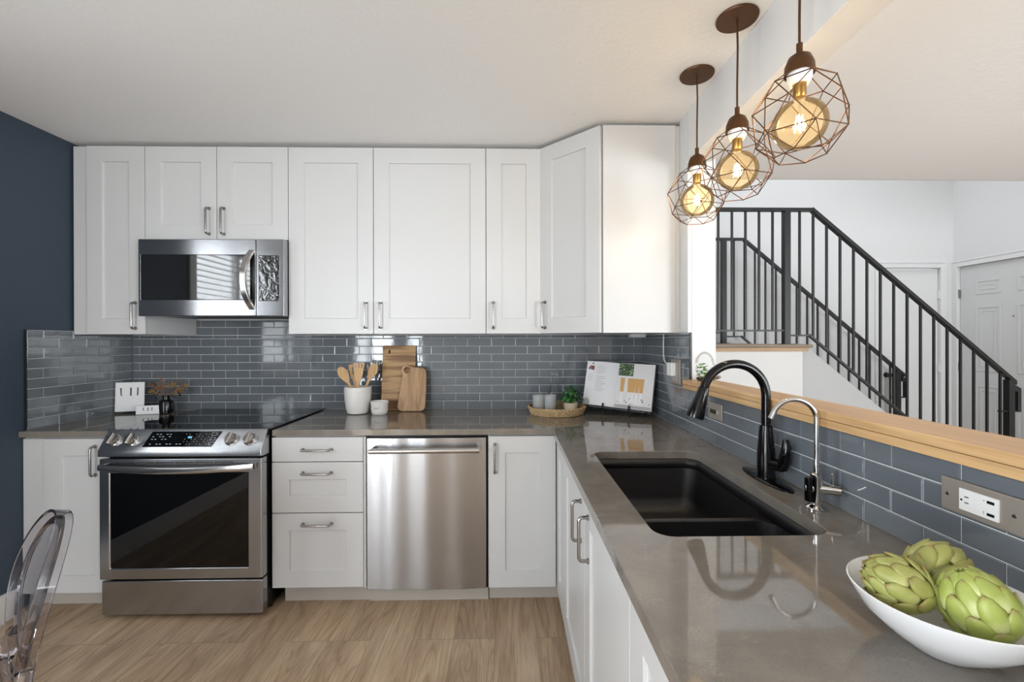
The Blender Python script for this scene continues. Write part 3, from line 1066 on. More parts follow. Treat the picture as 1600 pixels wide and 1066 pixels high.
# oven door
b = B()
dz0, dz1, yf = 0.192, 0.758, -0.708
wx0, wx1, wz0_, wz1_ = -1.863, -1.227, 0.245, 0.690
fr = backM(0, 0, yf + 0.045)
b = B(fr)
b.plate([(x0, dz0), (x1, dz0), (x1, dz1), (x0, dz1)], [[(wx0, wz0_), (wx0, wz1_), (wx1, wz1_), (wx1, wz0_)]], 0.0, 0.045)
od = b.build('oven_door', 'brushed_steel', t, bevel=0.006, seg=3)
B().box(wx0 + 0.0005, wx1 - 0.0005, yf + 0.004, yf + 0.02, wz0_ + 0.0005, wz1_ - 0.0005).build('window', 'oven_glass', od)
# vent slot strip above the handle
vs = B()
for i in range(6):
    a = -1.835 + i * 0.091
    vs.box(a, a + 0.085, yf - 0.0008, yf + 0.001, 0.738, 0.7425)
vs.build('vent', 'black_plastic', od)
hb = B()
pts = []
for i in range(13):
    s_ = i / 12 * 2 - 1
    pts.append((-1.545 + 0.355 * s_, yf - 0.05 + 0.028 * s_ * s_, 0.722 - 0.010 * (1 - s_ * s_)))
v, fs = [], []
for (x, y, z) in pts:
    v += [(x, y, z - 0.013), (x, y - 0.004, z + 0.0), (x, y, z + 0.015), (x, y + 0.014, z + 0.015), (x, y + 0.014, z - 0.013)]
for i in range(12):
    for k in range(5):
        fs.append((i * 5 + k, i * 5 + (k + 1) % 5, (i + 1) * 5 + (k + 1) % 5, (i + 1) * 5 + k))
fs += [(0, 1, 2, 3, 4), tuple(60 + q for q in (4, 3, 2, 1, 0))]
hb.add(v, fs)
hb.box(-1.900, -1.878, yf - 0.02, yf + 0.002, 0.708, 0.737).box(-1.212, -1.190, yf - 0.02, yf + 0.002, 0.708, 0.737)
hb.build('handle', 'steel_bright', od, bevel=0.002)
B().box(x0 + 0.003, x1 - 0.003, -0.700, -0.655, 0.020, 0.182).build('storage_drawer', 'brushed_steel', t, bevel=0.006, seg=3)
for xx in (-1.87, -1.19):
    for yy in (-0.6, -0.08):
        B().lathe([(0, 0), (0.02, 0), (0.02, 0.021), (0, 0.021)], (xx, yy, 0), 16).build('foot', 'black_plastic', t)

# ------------------------------------------------------------------ microwave
t = thing('microwave', 'stainless over-the-range microwave with a bowed upright handle', 'microwave', (-1.56, -0.2, 1.44))
mx0, mx1, mz0, mz1, my = -1.9425, -1.172, 1.440, 1.8455, -0.450
B().box(-1.949, -1.1905, -0.405, -0.011, mz0 + 0.012, 1.850).build('body', 'black_plastic', t, bevel=0.003)
xs = -1.332
md = B(backM(0, 0, -0.405))
md.plate([(mx0, mz0), (xs - 0.001, mz0), (xs - 0.001, mz1), (mx0, mz1)], [[(-1.930, 1.527), (-1.930, 1.762), (xs - 0.020, 1.762), (xs - 0.020, 1.527)]], 0.0, 0.045)
mo = md.build('door', 'brushed_steel', t, bevel=0.004)
B().box(-1.9295, xs - 0.0205, my + 0.002, my + 0.02, 1.5275, 1.7615).build('window', 'mw_glass', mo)
hh = B()
pts, v, fs = [], [], []
for i in range(15):
    s_ = i / 14 * 2 - 1
    z = 1.632 + 0.158 * s_
    y = my - 0.052 + 0.050 * abs(s_) ** 2.6
    x = -1.350 - 0.022 * (1 - s_ * s_) 
    v += [(x - 0.016, y, z), (x + 0.012, y, z), (x + 0.016, y + 0.014, z), (x - 0.016, y + 0.014, z)]
for i in range(14):
    for k in range(4):
        fs.append((i * 4 + k, i * 4 + (k + 1) % 4, (i + 1) * 4 + (k + 1) % 4, (i + 1) * 4 + k))
fs += [(0, 1, 2, 3), (59, 58, 57, 56)]
hh.add(v, fs)
hh.build('handle', 'steel_bright', mo, bevel=0.002)
mp = B(backM(0, 0, -0.405))
mp.plate([(xs + 0.001, mz0), (mx1 - 0.014, mz0), (mx1 - 0.014, mz1), (xs + 0.001, mz1)], [[(-1.318, 1.522), (-1.318, 1.758), (-1.212, 1.758), (-1.212, 1.522)]], 0.0, 0.045)
cpn = mp.build('control_panel', 'brushed_steel', t, bevel=0.004)
g = N('film_glass')
g.b.inputs['Base Color'].default_value = (*lin('#141516'), 1)
g.b.inputs['Roughness'].default_value = 0.04
g.b.inputs['IOR'].default_value = 2.4
g.bump(g.noise(g.coord((1, 1, 0.8)), 26, 2, 0.5, 1.0), 0.45, 0.006)
B().box(-1.3175, -1.2125, my + 0.002, my + 0.02, 1.5225, 1.7575).build('keypad', 'film_glass', cpn)
B().box(-1.93, -1.21, -0.40, -0.05, mz0 + 0.004, mz0 + 0.0125).build('vent_grille', 'black_metal', t)

# ------------------------------------------------------------------ sink fittings
t = thing('kitchen_faucet', 'tall gloss black gooseneck kitchen faucet behind the sink', 'faucet', (0.793, -1.46, ZC))
fx, fy = 0.795, -1.46
pl = B(Matrix.Translation((fx, fy, ZC + 0.0004)))
pl.lathe([(0, 0), (1, 0), (1.0, 0.004), (0.9, 0.007), (0, 0.0085)], seg=40, sx=0.031, sy=0.128)
pl.build('base_plate', 'gloss_black', t)
b = B()
b.lathe([(0.0, 0.007), (0.027, 0.007), (0.027, 0.012), (0.0255, 0.02), (0.0255, 0.085), (0.0235, 0.105), (0.0185, 0.16), (0.0175, 0.168), (0.0, 0.168)], (fx, fy, ZC), 28)
b.tube([(fx + 0.0, fy, ZC + 0.055), (fx + 0.012, fy - 0.030, ZC + 0.055), (fx + 0.018, fy - 0.052, ZC + 0.055)], [0.017, 0.018, 0.017], 20)
fb = b.build('body', 'gloss_black', t)
pts = [(fx, fy, ZC + 0.160), (fx, fy, 1.10)]
rad = 0.098
cxx, czz = fx - rad, 1.137
for i in range(0, 23):
    a = R(i / 22 * 166)
    pts.append((cxx + rad * math.cos(a), fy, czz + rad * math.sin(a)))
nb = B().tube(pts, 0.0135, 18)
nb.build('spout', 'gloss_black', t)
last = Vector(pts[-1])
dr = (Vector(pts[-1]) - Vector(pts[-2])).normalized()
hd = B().tube([last - dr * 0.002, last + dr * 0.004, last + dr * 0.03, last + dr * 0.085, last + dr * 0.095], [0.0145, 0.0165, 0.0185, 0.0265, 0.0255], 22)
hd.build('spray_head', 'gloss_black', t)
hb = B()
hb.tube([(fx + 0.018, fy - 0.050, ZC + 0.050), (fx + 0.020, fy - 0.060, ZC + 0.075), (fx + 0.022, fy - 0.066, ZC + 0.115), (fx + 0.021, fy - 0.064, ZC + 0.138)], [0.016, 0.0165, 0.0135, 0.008], 16)
hb.build('lever', 'gloss_black', fb)

t = thing('filter_faucet', 'slim polished chrome filtered water faucet right of the black faucet', 'faucet', (0.787, -1.695, ZC))
gx, gy = 0.787, -1.695
b = B()
b.lathe([(0, 0), (0.025, 0), (0.025, 0.004), (0.019, 0.009), (0.0135, 0.012), (0.0135, 0.078), (0.0145, 0.082), (0.0145, 0.088), (0.0085, 0.092), (0, 0.092)], (gx, gy, ZC + 0.0004), 24)
b.tube([(gx - 0.022, gy + 0.012, ZC + 0.052), (gx + 0.045, gy - 0.024, ZC + 0.052)], 0.0125, 18)
fo = b.build('body', 'polished_chrome', t)
B().tube([(gx + 0.030, gy - 0.016, ZC + 0.058), (gx + 0.030, gy - 0.016, ZC + 0.094)], 0.0025, 8).build('lever', 'polished_chrome', fo)
B().box(gx - 0.026, gx - 0.014, gy - 0.008, gy + 0.010, ZC + 0.018, ZC + 0.080).build('tag', 'gloss_black', fo, bevel=0.003, label='black strip on the body')
pts = [(gx, gy, ZC + 0.088), (gx, gy, 1.09)]
r2 = 0.051
for i in range(0, 21):
    a = R(i / 20 * 160)
    pts.append((gx - r2 * 1.05 + r2 * 1.05 * math.cos(a), gy + 0.0 + 0.010 * i / 20, 1.105 + r2 * math.sin(a)))
B().tube(pts, 0.0058, 12).build('spout', 'polished_chrome', t)
l2 = Vector(pts[-1]); d2 = (Vector(pts[-1]) - Vector(pts[-2])).normalized()
B().tube([l2 - d2 * 0.001, l2 + d2 * 0.018], 0.0072, 12).build('tip', 'polished_chrome', t)

# ------------------------------------------------------------------ outlets on the right wall
xt = XR - 0.0025   # tile face


def wallplate(name, y0, y1, z0, z1, label, cat):
    t = thing(name, label, cat, (xt, (y0 + y1) / 2, (z0 + z1) / 2))
    B().box(xt - 0.006, xt - 0.0003, y0, y1, z0, z1).build('cover_plate', 'plate_metal', t, bevel=0.003, seg=3)
    return t


t = wallplate('power_outlet', -2.108, -1.966, 0.983, 1.046, 'wide satin metal outlet plate with white usb socket, nearest the bowl', 'outlet')
s = B().box(xt - 0.0085, xt - 0.006, -2.070, -2.004, 0.9945, 1.0335)
for z in (1.019, 1.0085):
    s.box(xt - 0.0089, xt - 0.0085, -2.021, -2.014, z, z + 0.0018, 1)
s.box(xt - 0.0089, xt - 0.0085, -2.010, -2.0065, 1.011, 1.0145, 1)
for z in (1.0215, 1.000):
    s.box(xt - 0.0089, xt - 0.0085, -2.064, -2.052, z, z + 0.005, 1)
s.box(xt - 0.0089, xt - 0.0085, -2.047, -2.0465, 1.001, 1.006, 1)
s.box(xt - 0.0089, xt - 0.0085, -2.048, -2.0465, 1.024, 1.0255, 1)
s.build('socket', ['white_plastic', 'black_plastic'], t)
for y in (-1.980, -2.092):
    B(Matrix.Translation((xt - 0.006, y, 1.0145)) @ Matrix.Rotation(R(-90), 4, 'Y')).lathe([(0, 0.0016), (0.003, 0.001), (0.0036, 0)], seg=14).build('screw', 'satin_nickel', t)
t = wallplate('light_switch', -1.082, -0.962, 0.985, 1.052, 'small satin metal switch plate on the tile behind the black faucet', 'switch')
B().box(xt - 0.012, xt - 0.006, -1.052, -0.992, 1.008, 1.026).build('toggle', 'steel_bright', t, bevel=0.002)
t = wallplate('power_outlet', -0.655, -0.535, 1.090, 1.213, 'metal outlet plate with a white plug, right of the cookbook', 'outlet')
B().box(xt - 0.008, xt - 0.006, -0.63, -0.56, 1.105, 1.198).build('socket', 'photo_grey', t, bevel=0.001)
t = thing('power_plug', 'white plug and cord hanging from below the corner cabinet', 'plug', (xt, -0.58, 1.15))
pb = B().box(xt - 0.034, xt - 0.0085, -0.612, -0.582, 1.128, 1.195).box(xt - 0.034, xt - 0.0085, -0.577, -0.548, 1.128, 1.195)
pb.build('plug_body', 'white_plastic', t, bevel=0.004, seg=3)
B().tube([(xt - 0.020, -0.47, 1.343), (xt - 0.021, -0.468, 1.28), (xt - 0.022, -0.472, 1.235), (xt - 0.024, -0.488, 1.205), (xt - 0.024, -0.515, 1.188), (xt - 0.022, -0.549, 1.183)], 0.0032, 8).build('cord', 'white_plastic', t)
t = B().box(0.70, 0.785, -0.30, -0.24, 1.3255, 1.3455).build('light_transformer', 'white_plastic', bevel=0.003)
tag(t, 'small flat white box fixed under the corner cabinet', 'electrical box')

# ------------------------------------------------------------------ pendants
def pendant(x, y, label):
    t = thing('pendant_lamp', label, 'pendant lamp', (x, y, ZT), 'bronze wire cage pendants')
    B().lathe([(0, ZT - 0.0005), (0.064, ZT - 0.0005), (0.066, ZT - 0.004), (0.064, ZT - 0.009), (0, ZT - 0.011)], (x, y, 0), 36).build('canopy', 'bronze', t)
    cb = B().tube([(x, y, ZT - 0.010), (x + 0.002, y, 2.28), (x, y, 2.15), (x, y, 2.06)], 0.0032, 8)
    cb.build('cord', 'bronze', t)
    cp = B().lathe([(0, 2.078), (0.0075, 2.078), (0.0075, 2.055), (0.012, 2.052), (0.026, 2.042), (0.034, 2.022), (0.036, 1.998), (0.034, 1.998), (0.031, 2.018), (0, 2.030)], (x, y, 0), 28)
    so_ = cp.build('socket_cup', 'bronze', t)
    B().lathe([(0.0, 2.012), (0.030, 2.010), (0.029, 1.985), (0.022, 1.972), (0.0, 1.972)], (x, y, 0), 24).build('socket', 'ceramic_white', so_)
    B().lathe([(0.0, 1.973), (0.0155, 1.973), (0.0155, 1.945), (0.013, 1.938), (0, 1.938)], (x, y, 0), 20).build('bulb_base', 'brass', so_)
    # bulb
    zb_ = 1.869
    prof = [(0.0135, 1.940), (0.0145, 1.932)]
    for i in range(18):
        a = R(24 + 156 * i / 17)
        prof.append((0.065 * math.sin(a), zb_ + 0.063 * math.cos(a)))
    prof[-1] = (0, zb_ - 0.063)
    bu = B().lathe(prof, (x, y, 0), 32).build('bulb', 'amber_glass', t)
    fl = B()
    for i in range(4):
        a = R(45 + 90 * i)
        fl.tube([(x + 0.006 * math.cos(a), y + 0.006 * math.sin(a), 1.892), (x + 0.011 * math.cos(a), y + 0.011 * math.sin(a), 1.850)], 0.0013, 6)
    fl.build('filament', 'filament', bu)
    B().tube([(x, y, 1.938), (x, y, 1.893)], 0.003, 8).build('bulb_stem', 'clear_glass', bu)
    # cage
    n = 6
    ring = lambda r, z, o: [Vector((x + r * math.cos(R(360 * (i + o) / n)), y + r * math.sin(R(360 * (i + o) / n)), z)) for i in range(n)]
    T, A, Bb, Cc, D = ring(0.036, 2.000, 0.25), ring(0.080, 1.968, 0.25), ring(0.112, 1.905, 0.75), ring(0.103, 1.835, 0.25), ring(0.062, 1.787, 0.75)
    w = B()
    E_ = []
    for i in range(n):
        j = (i + 1) % n
        E_ += [(T[i], A[i]), (A[i], A[j]), (A[i], Bb[i]), (A[j], Bb[i]), (Bb[i], Bb[j]) if i % 2 == 0 else (A[i], A[j]), (Bb[i], Cc[i]), (Bb[i], Cc[j]), (Cc[i], Cc[j]), (Cc[i], D[i]), (Cc[j], D[i]), (D[i], D[j])]
        E_.append((T[i], T[j]))
    for a, c in E_:
        w.tube([a, c], 0.0014, 6)
    for q in A + Bb + Cc + D:
        w.sphere(q, 0.0022, 6, 4)
    w.build('cage', 'brass_wire', t)
    L = bpy.data.lights.new('bulb_light', 'POINT')
    L.energy = 1.5
    L.color = (1.0, 0.84, 0.64)
    L.shadow_soft_size = 0.017
    lo = bpy.data.objects.new('bulb_light', L)
    COL.objects.link(lo)
    lo.parent = t
    lo.location = Vector((x, y, 1.87)) - t.location


pendant(0.757, -1.05, 'bronze wire cage pendant with amber bulb, nearest the corner cabinet')
pendant(0.758, -1.36, 'middle bronze wire cage pendant, its round ceiling plate in full view')
pendant(0.757, -1.675, 'largest-looking wire cage pendant, nearest the camera, its cord leaving the top')

# ------------------------------------------------------------------ stairs and railings beyond
LY0, LY1 = 0.70, HY
NX = 2.456
SL = 0.8373
struct(B().box(XW + 0.001, 2.378, LY0 + 0.02, LY1 - 0.001, 0, 1.215).build('wall_landing', 'white_paint'))
ld = thing('stair_landing', 'stair landing with a weathered wooden edge behind the half wall', 'landing', (1.7, 1.2, 1.216))
B().box(XW + 0.002, NX, LY0, LY1 - 0.016, 1.246, 1.272).build('nosing', 'weathered_tread', ld, bevel=0.009, seg=3)
B().box(XW + 0.002, NX - 0.035, LY0 + 0.012, LY1 - 0.016, 1.216, 1.2455).build('edge_board', 'tread_edge', ld)
# near stringer wall under the slope
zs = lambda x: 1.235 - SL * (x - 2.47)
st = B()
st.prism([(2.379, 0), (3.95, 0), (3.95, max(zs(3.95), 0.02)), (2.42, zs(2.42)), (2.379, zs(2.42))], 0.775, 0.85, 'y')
struct(st.build('wall_stair', 'stair_wall_grey'))
# steps
stp = thing('staircase', 'short flight of stairs going down between the two black railings', 'stairs', (3.2, 1.3, 0))
rise = 1.272 / 8
for i in range(7):
    xx = 2.46 + i * rise / SL
    zt_ = 1.272 - (i + 1) * rise
    B().box(xx, xx + rise / SL, 0.852, 1.9, max(0, zt_ - rise - 0.02), zt_).build('step', 'weathered_tread', stp, bevel=0.004)


def railing(y, xs0, label, newels, xend, flatx, near):
    """black steel guard: level part on the landing, sloped part down the flight"""
    t = thing('stair_railing', label, 'railing', (3.0, y, 0.9))
    zt = 2.368
    q = 0.020
    sx = NX + 0.020
    top = lambda x: zt - max(0, x - sx) * SL
    r = B()
    def bar(p0, p1, h, d):
        (a, za), (c, zc_) = p0, p1
        r.prism([(a, za - h / 2), (c, zc_ - h / 2), (c, zc_ + h / 2), (a, za + h / 2)], y - d / 2, y + d / 2, 'y')
    bar((xs0, zt), (sx + 0.002, zt), 0.026, 0.045)
    bar((sx - 0.002, zt), (xend, top(xend)), 0.036, 0.045)
    # end return of the handrail
    zE = top(xend)
    r.prism([(xend - 0.03, zE - 0.01), (xend + 0.035, zE - 0.045), (xend + 0.035, zE - 0.24), (xend + 0.008, zE - 0.24), (xend + 0.008, zE - 0.075), (xend - 0.03, zE - 0.06)], y - 0.022, y + 0.022, 'y')
    bar((xend - 0.13, zE - 0.235), (xend + 0.035, zE - 0.235), 0.012, 0.03)
    r.build('handrail', 'black_metal', t, bevel=0.002)
    r = B()
    zb1 = 1.385 if near else 1.385
    zb2 = 1.345
    lowx = newels[0]
    if near:
        bar((xs0, zb1), (newels[0], zb1), 0.014, 0.03)
        bar((newels[0], zb2), (sx - 0.02, zb2), 0.014, 0.03)
        bar((sx - 0.022, zb2), (newels[1], zb2 - (newels[1] - sx + 0.022) * SL), 0.022, 0.03)
    else:
        bar((xs0, zb1), (newels[0], zb1), 0.014, 0.03)
        bar((newels[0], zb2), (sx - 0.02, zb2), 0.014, 0.03)
        bar((sx - 0.022, zb2), (newels[1], zb2 - (newels[1] - sx + 0.022) * SL), 0.022, 0.03)
    r.build('bottom_rail', 'black_metal', t)
    for i, nx in enumerate(newels):
        lo = 1.2725 if i == 0 else 0.0
        B().box(nx - 0.024, nx + 0.024, y - 0.024, y + 0.024, lo, top(nx) - 0.012).build('newel_post', 'black_metal', t)
    B().box(newels[0] - 0.05, newels[0] + 0.05, y - 0.035, y + 0.035, 1.2725, 1.278).build('newel_foot', 'black_metal', t)
    x = newels[0] - 0.1115
    rng = []
    while x > xs0:
        rng.append(x); x -= 0.1115
    x = newels[0] + 0.1115
    while x < newels[1] - 0.05:
        rng.append(x); x += 0.1115
    for x in sorted(rng):
        if x < newels[0]:
            lo = zb1
        elif x < sx - 0.02:
            lo = zb2
        else:
            lo = zb2 - (x - sx + 0.022) * SL
        B().box(x - 0.0075, x + 0.0075, y - 0.0075, y + 0.0075, lo, top(x) - 0.01).build('baluster', 'black_metal', t)
    return t


railing(0.750, XW + 0.04, 'near black steel stair railing, the larger of the two, beyond the ledge', (2.262, 4.12), 4.165, 0, True)
railing(1.800, XW + 0.04, 'far black steel stair railing, seen through the nearer one', (2.262, 4.12), 4.19, 0, False)

# doors in the hall
do = B().box(HX + 0.02, HX + 0.06, dy0 + 0.004, dy1 - 0.004, 0.01, dz - 0.004)
d1 = struct(do.build('door_1', 'grey_door_paint'))
pb = B(frame((HX + 0.02, dy1, 0), (0, -1, 0), (-1, 0, 0)))
for (a, c, lo, hi) in ((0.16, 0.40, 1.775, 1.925), (0.54, 0.78, 1.775, 1.925), (0.16, 0.40, 0.98, 1.655), (0.54, 0.78, 0.98, 1.655), (0.16, 0.40, 0.22, 0.84), (0.54, 0.78, 0.22, 0.84)):
    for q0, q1, q2 in ((0, 0.022, 0.005), (0.045, 0.06, 0.004)):
        pb.plate([(a + q0, lo + q0), (c - q0, lo + q0), (c - q0, hi - q0), (a + q0, hi - q0)],
                 [[(a + q1, lo + q1), (a + q1, hi - q1), (c - q1, hi - q1), (c - q1, lo + q1)]], 0.0, q2)
pb.build('panel', 'grey_door_paint', d1, bevel=0.002)
cs = B()
cs.box(HX - 0.016, HX - 0.0005, dy1, dy1 + 0.055, 0, dz + 0.065).box(HX - 0.016, HX - 0.0005, dy0 - 0.065, dy0, 0, dz + 0.065).box(HX - 0.016, HX - 0.0005, dy0, dy1, dz, dz + 0.065)
cs.box(HX - 0.022, HX - 0.0165, dy0 - 0.065, dy1 + 0.055, dz + 0.05, dz + 0.065)
cs.build('casing', 'white_trim', d1, bevel=0.003)
for z in (1.80, 1.02, 0.3):
    B().box(HX - 0.003, HX + 0.019, dy1 - 0.012, dy1 + 0.006, z - 0.045, z + 0.045).build('hinge', 'satin_nickel', d1)
B(frame((HX + 0.02, dy1 - 0.505, 1.535), (0, -1, 0), (-1, 0, 0))).lathe([(0, 0.004), (0.008, 0.004), (0.009, 0)], seg=16).build('peephole', 'satin_nickel', d1)

d2o = struct(B().box(cx0 + 0.004, cx1 - 0.004, HY + 0.02, HY + 0.055, 0.01, dz - 0.012).build('door_2', 'white_trim'))
cs = B()
for (a, c, lo, hi) in ((cx0 - 0.065, cx0, 0, dz + 0.065), (cx1, cx1 + 0.065, 0, dz + 0.065), (cx0, cx1, dz, dz + 0.065)):
    cs.box(a, c, HY - 0.016, HY - 0.0005, lo, hi)
cs.box(cx0 - 0.065, cx1 + 0.065, HY - 0.022, HY - 0.0165, dz + 0.05, dz + 0.065)
cs.build('casing', 'white_trim', d2o, bevel=0.003)
for z in (1.80, 1.0, 0.3):
    B().box(cx1 - 0.012, cx1 + 0.006, HY - 0.006, HY + 0.019, z - 0.045, z + 0.045).build('hinge', 'white_trim', d2o)
kb = B(frame((cx0 + 0.075, HY + 0.02, 0.925), (1, 0, 0), (0, -1, 0)))
kb.lathe([(0, 0.001), (0.028, 0.001), (0.028, 0.008), (0.010, 0.012), (0.010, 0.035), (0.024, 0.042), (0.026, 0.055), (0.018, 0.068), (0, 0.07)], seg=20)
kb.build('door_knob', 'black_metal', d2o)

# ------------------------------------------------------------------ things on the worktop
# crock with wooden utensils
t = B().lathe([(0, 0.001), (0.050, 0.001), (0.060, 0.006), (0.0665, 0.03), (0.0745, 0.085), (0.077, 0.13), (0.0765, 0.158), (0.073, 0.160), (0.071, 0.155), (0.071, 0.12), (0.060, 0.03), (0.05, 0.012), (0, 0.012)], (-0.895, -0.165, ZC), 40)
for zz in (0.035, 0.07, 0.105, 0.135):
    rr_ = 0.0665 + (zz - 0.03) * 0.11
    t.tube([(-0.895 + rr_ * math.cos(R(a)), -0.165 + rr_ * math.sin(R(a)), ZC + zz) for a in range(0, 360, 12)], 0.0011, 6, closed=True)
tag(t.build('utensil_crock', 'ceramic_white'), 'white ceramic crock holding wooden utensils, left of the boards', 'crock')


def utensil(name, label, base, head_pts, tip, yoff, kind):
    """flat wooden utensil: handle from base to neck, profiled head towards tip"""
    b0 = Vector(base); tp_ = Vector(tip)
    ax = (tp_ - b0).normalized()
    side = Vector((0, 1, 0)).cross(ax).normalized()
    nrm = ax.cross(side).normalized()
    L_ = (tp_ - b0).length
    M = Matrix(((side.x, ax.x, nrm.x, b0.x), (side.y, ax.y, nrm.y, b0.y), (side.z, ax.z, nrm.z, b0.z), (0, 0, 0, 1)))
    b = B(M)
    hw = 0.0075
    if kind == 'spoon':
        pts = [(-hw, 0)] + [(-hw, L_ - 0.11)]
        for k_ in range(0, 19):
            a = R(200 - 220 * k_ / 18)
            pts.append((0.029 * math.cos(a), L_ - 0.046 + 0.046 * math.sin(a)))
        pts += [(hw, L_ - 0.11), (hw, 0)]
        b.prism(pts, -0.003, 0.003)
    else:
        hw2 = 0.021 if kind == 'slot' else 0.032
        if kind == 'fork':
            outl = [(-hw, 0), (-hw, L_ - 0.12), (-0.024, L_ - 0.075), (-hw2, L_)]
            for i in range(3):
                c_ = -0.016 + i * 0.016
                outl += [(c_ - 0.0022, L_), (c_ - 0.0022, L_ - 0.030), (c_ + 0.0022, L_ - 0.030), (c_ + 0.0022, L_)]
            outl += [(hw2, L_), (0.024, L_ - 0.075), (hw, L_ - 0.12), (hw, 0)]
            b.plate(outl, [], -0.003, 0.003)
        else:
            outl = [(-hw, 0), (-hw, L_ - 0.10), (-0.018, L_ - 0.07), (-hw2, L_ - 0.004), (-hw2 + 0.004, L_), (hw2 - 0.004, L_), (hw2, L_ - 0.004), (0.018, L_ - 0.07), (hw, L_ - 0.10), (hw, 0)]
            b.plate(outl, [[(-0.003, L_ - 0.062), (-0.003, L_ - 0.018), (0.003, L_ - 0.018), (0.003, L_ - 0.062)]], -0.003, 0.003)
    o = b.build(name, 'beech_utensil', bevel=0.0015, sharp=30)
    tag(o, label, 'utensil', 'wooden utensils in the crock')


utensil('wooden_spoon', 'round wooden spoon leaning left, leftmost in the crock', (-0.862, -0.145, ZC + 0.016), None, (-1.000, -0.175, 1.153), 0, 'spoon')
utensil('slotted_spatula', 'flat wooden spatula with one upright slot', (-0.900, -0.135, ZC + 0.016), None, (-0.935, -0.150, 1.168), 0, 'slot')
utensil('wooden_fork', 'wooden fork with four short tines, in the middle of the crock', (-0.895, -0.195, ZC + 0.016), None, (-0.880, -0.185, 1.178), 0, 'fork')
utensil('wooden_spoon', 'wooden spoon leaning right, rightmost in the crock', (-0.912, -0.142, ZC + 0.02), None, (-0.800, -0.130, 1.172), 0, 'spoon')

# small salt bowl
bx, by = -0.757, -0.20
t = thing('salt_bowl', 'small white ceramic bowl with tiny lettering, beside the crock', 'bowl', (bx, by, ZC))
B().lathe([(0, 0.0008), (0.038, 0.0008), (0.044, 0.006), (0.048, 0.022), (0.049, 0.062), (0.0515, 0.066), (0.0515, 0.076), (0.049, 0.078), (0.046, 0.074), (0.045, 0.025), (0.038, 0.010), (0, 0.008)], (bx, by, ZC), 36).build('bowl', 'ceramic_white', t)


def text_mesh(s, size, font_scale=1.0):
    cu = bpy.data.curves.new('t', 'FONT')
    cu.body = s
    cu.size = size
    cu.align_x = 'CENTER'
    cu.extrude = 0.0002
    o = bpy.data.objects.new('t', cu)
    COL.objects.link(o)
    dg = bpy.context.evaluated_depsgraph_get()
    me = bpy.data.meshes.new_from_object(o.evaluated_get(dg))
    vs = [v.co.copy() for v in me.vertices]
    fs = [tuple(p.vertices) for p in me.polygons]
    bpy.data.objects.remove(o)
    bpy.data.meshes.remove(me)
    bpy.data.curves.remove(cu)
    return vs, fs


vs, fs = text_mesh('SALT', 0.015)
tb = B()
out = []
for c in vs:
    a = c.x / 0.0495 - math.pi / 2 - 0.02
    rr_ = 0.0493 + c.z
    out.append((bx + rr_ * math.cos(a), by + rr_ * math.sin(a), ZC + 0.036 + c.y))
tb.add(out, fs)
tb.build('lettering', 'ink_grey', t)


# cutting boards leaning on the tile
def lean(x, ybot, ang):
    return Matrix.Translation((x, ybot, ZC + 0.0008)) @ Matrix.Rotation(R(-ang), 4, 'X')


Mb = lean(-0.682, -0.062, 7.5) @ Matrix.Rotation(R(90), 4, 'X')
b = B(Mb)
hole = [(-0.062 + 0.007 * math.cos(R(a)), 0.362 + 0.012 * math.sin(R(a))) for a in range(0, 360, 30)]
b.plate(rrect(-0.103, 0.101, 0.0, 0.402, 0.006, 3), [list(reversed(hole))], 0, 0.016)
tag(b.build('cutting_board', 'striped_acacia', bevel=0.002), 'tall rectangular striped cutting board with a small hole, at the back', 'cutting board')
Mb = lean(-0.590, -0.100, 8.5) @ Matrix.Rotation(R(90), 4, 'X')
b = B(Mb)
ol = []
base_pts = [(-0.088, 0.030), (-0.080, 0.008), (-0.060, 0.0), (0.050, 0.0), (0.072, 0.006), (0.084, 0.025), (0.086, 0.130), (0.085, 0.225), (0.078, 0.254), (0.060, 0.266), (0.020, 0.268), (0.000, 0.270)]
for k_ in range(10):
    a = R(60 + 165 * k_ / 9)
    base_pts.append((-0.036 + 0.033 * math.cos(a), 0.250 + 0.033 * math.sin(a)))
base_pts += [(-0.064, 0.190), (-0.071, 0.130), (-0.080, 0.075)]
hole = [(-0.036 + 0.019 * math.cos(R(a)), 0.251 + 0.019 * math.sin(R(a))) for a in range(0, 360, 20)]
b.plate(base_pts, [list(reversed(hole))], 0, 0.017)
tag(b.build('cutting_board', 'acacia', bevel=0.004, seg=3, sharp=30), 'small rounded cutting board with a finger hole, leaning in front', 'cutting board')

# signs left of the cooktop
t = thing('counter_sign', 'square white sign with black lettering on the worktop, left corner', 'sign', (-2.26, -0.10, ZC))
Ms = Matrix.Translation((-2.262, -0.125, ZC + 0.0006)) @ Matrix.Rotation(R(14), 4, 'Z') @ Matrix.Rotation(R(-3), 4, 'X') @ Matrix.Rotation(R(90), 4, 'X')
cd = B(Ms).box(-0.073, 0.073, 0.012, 0.185, -0.002, 0.004).build('card', 'white_card', t, bevel=0.001)
B(Ms).box(-0.073, 0.073, 0.0, 0.012, -0.018, 0.010).build('stand', 'clear_glass', t)
g = B(Ms)
g.prism([(-0.048, 0.152), (-0.041, 0.152), (-0.041, 0.116), (-0.037, 0.106), (-0.035, 0.103), (-0.042, 0.106), (-0.046, 0.114)], 0.0042, 0.0048)
g.box(0.002, 0.009, 0.105, 0.153, 0.0042, 0.0048)
g.prism([(0.036, 0.107), (0.041, 0.105), (0.043, 0.115), (0.043, 0.153), (0.037, 0.153), (0.037, 0.125)], 0.0042, 0.0048)
g.build('lettering', 'ink', cd)
t = thing('small_sign', 'little white block sign in front of the square sign', 'sign', (-2.17, -0.18, ZC))
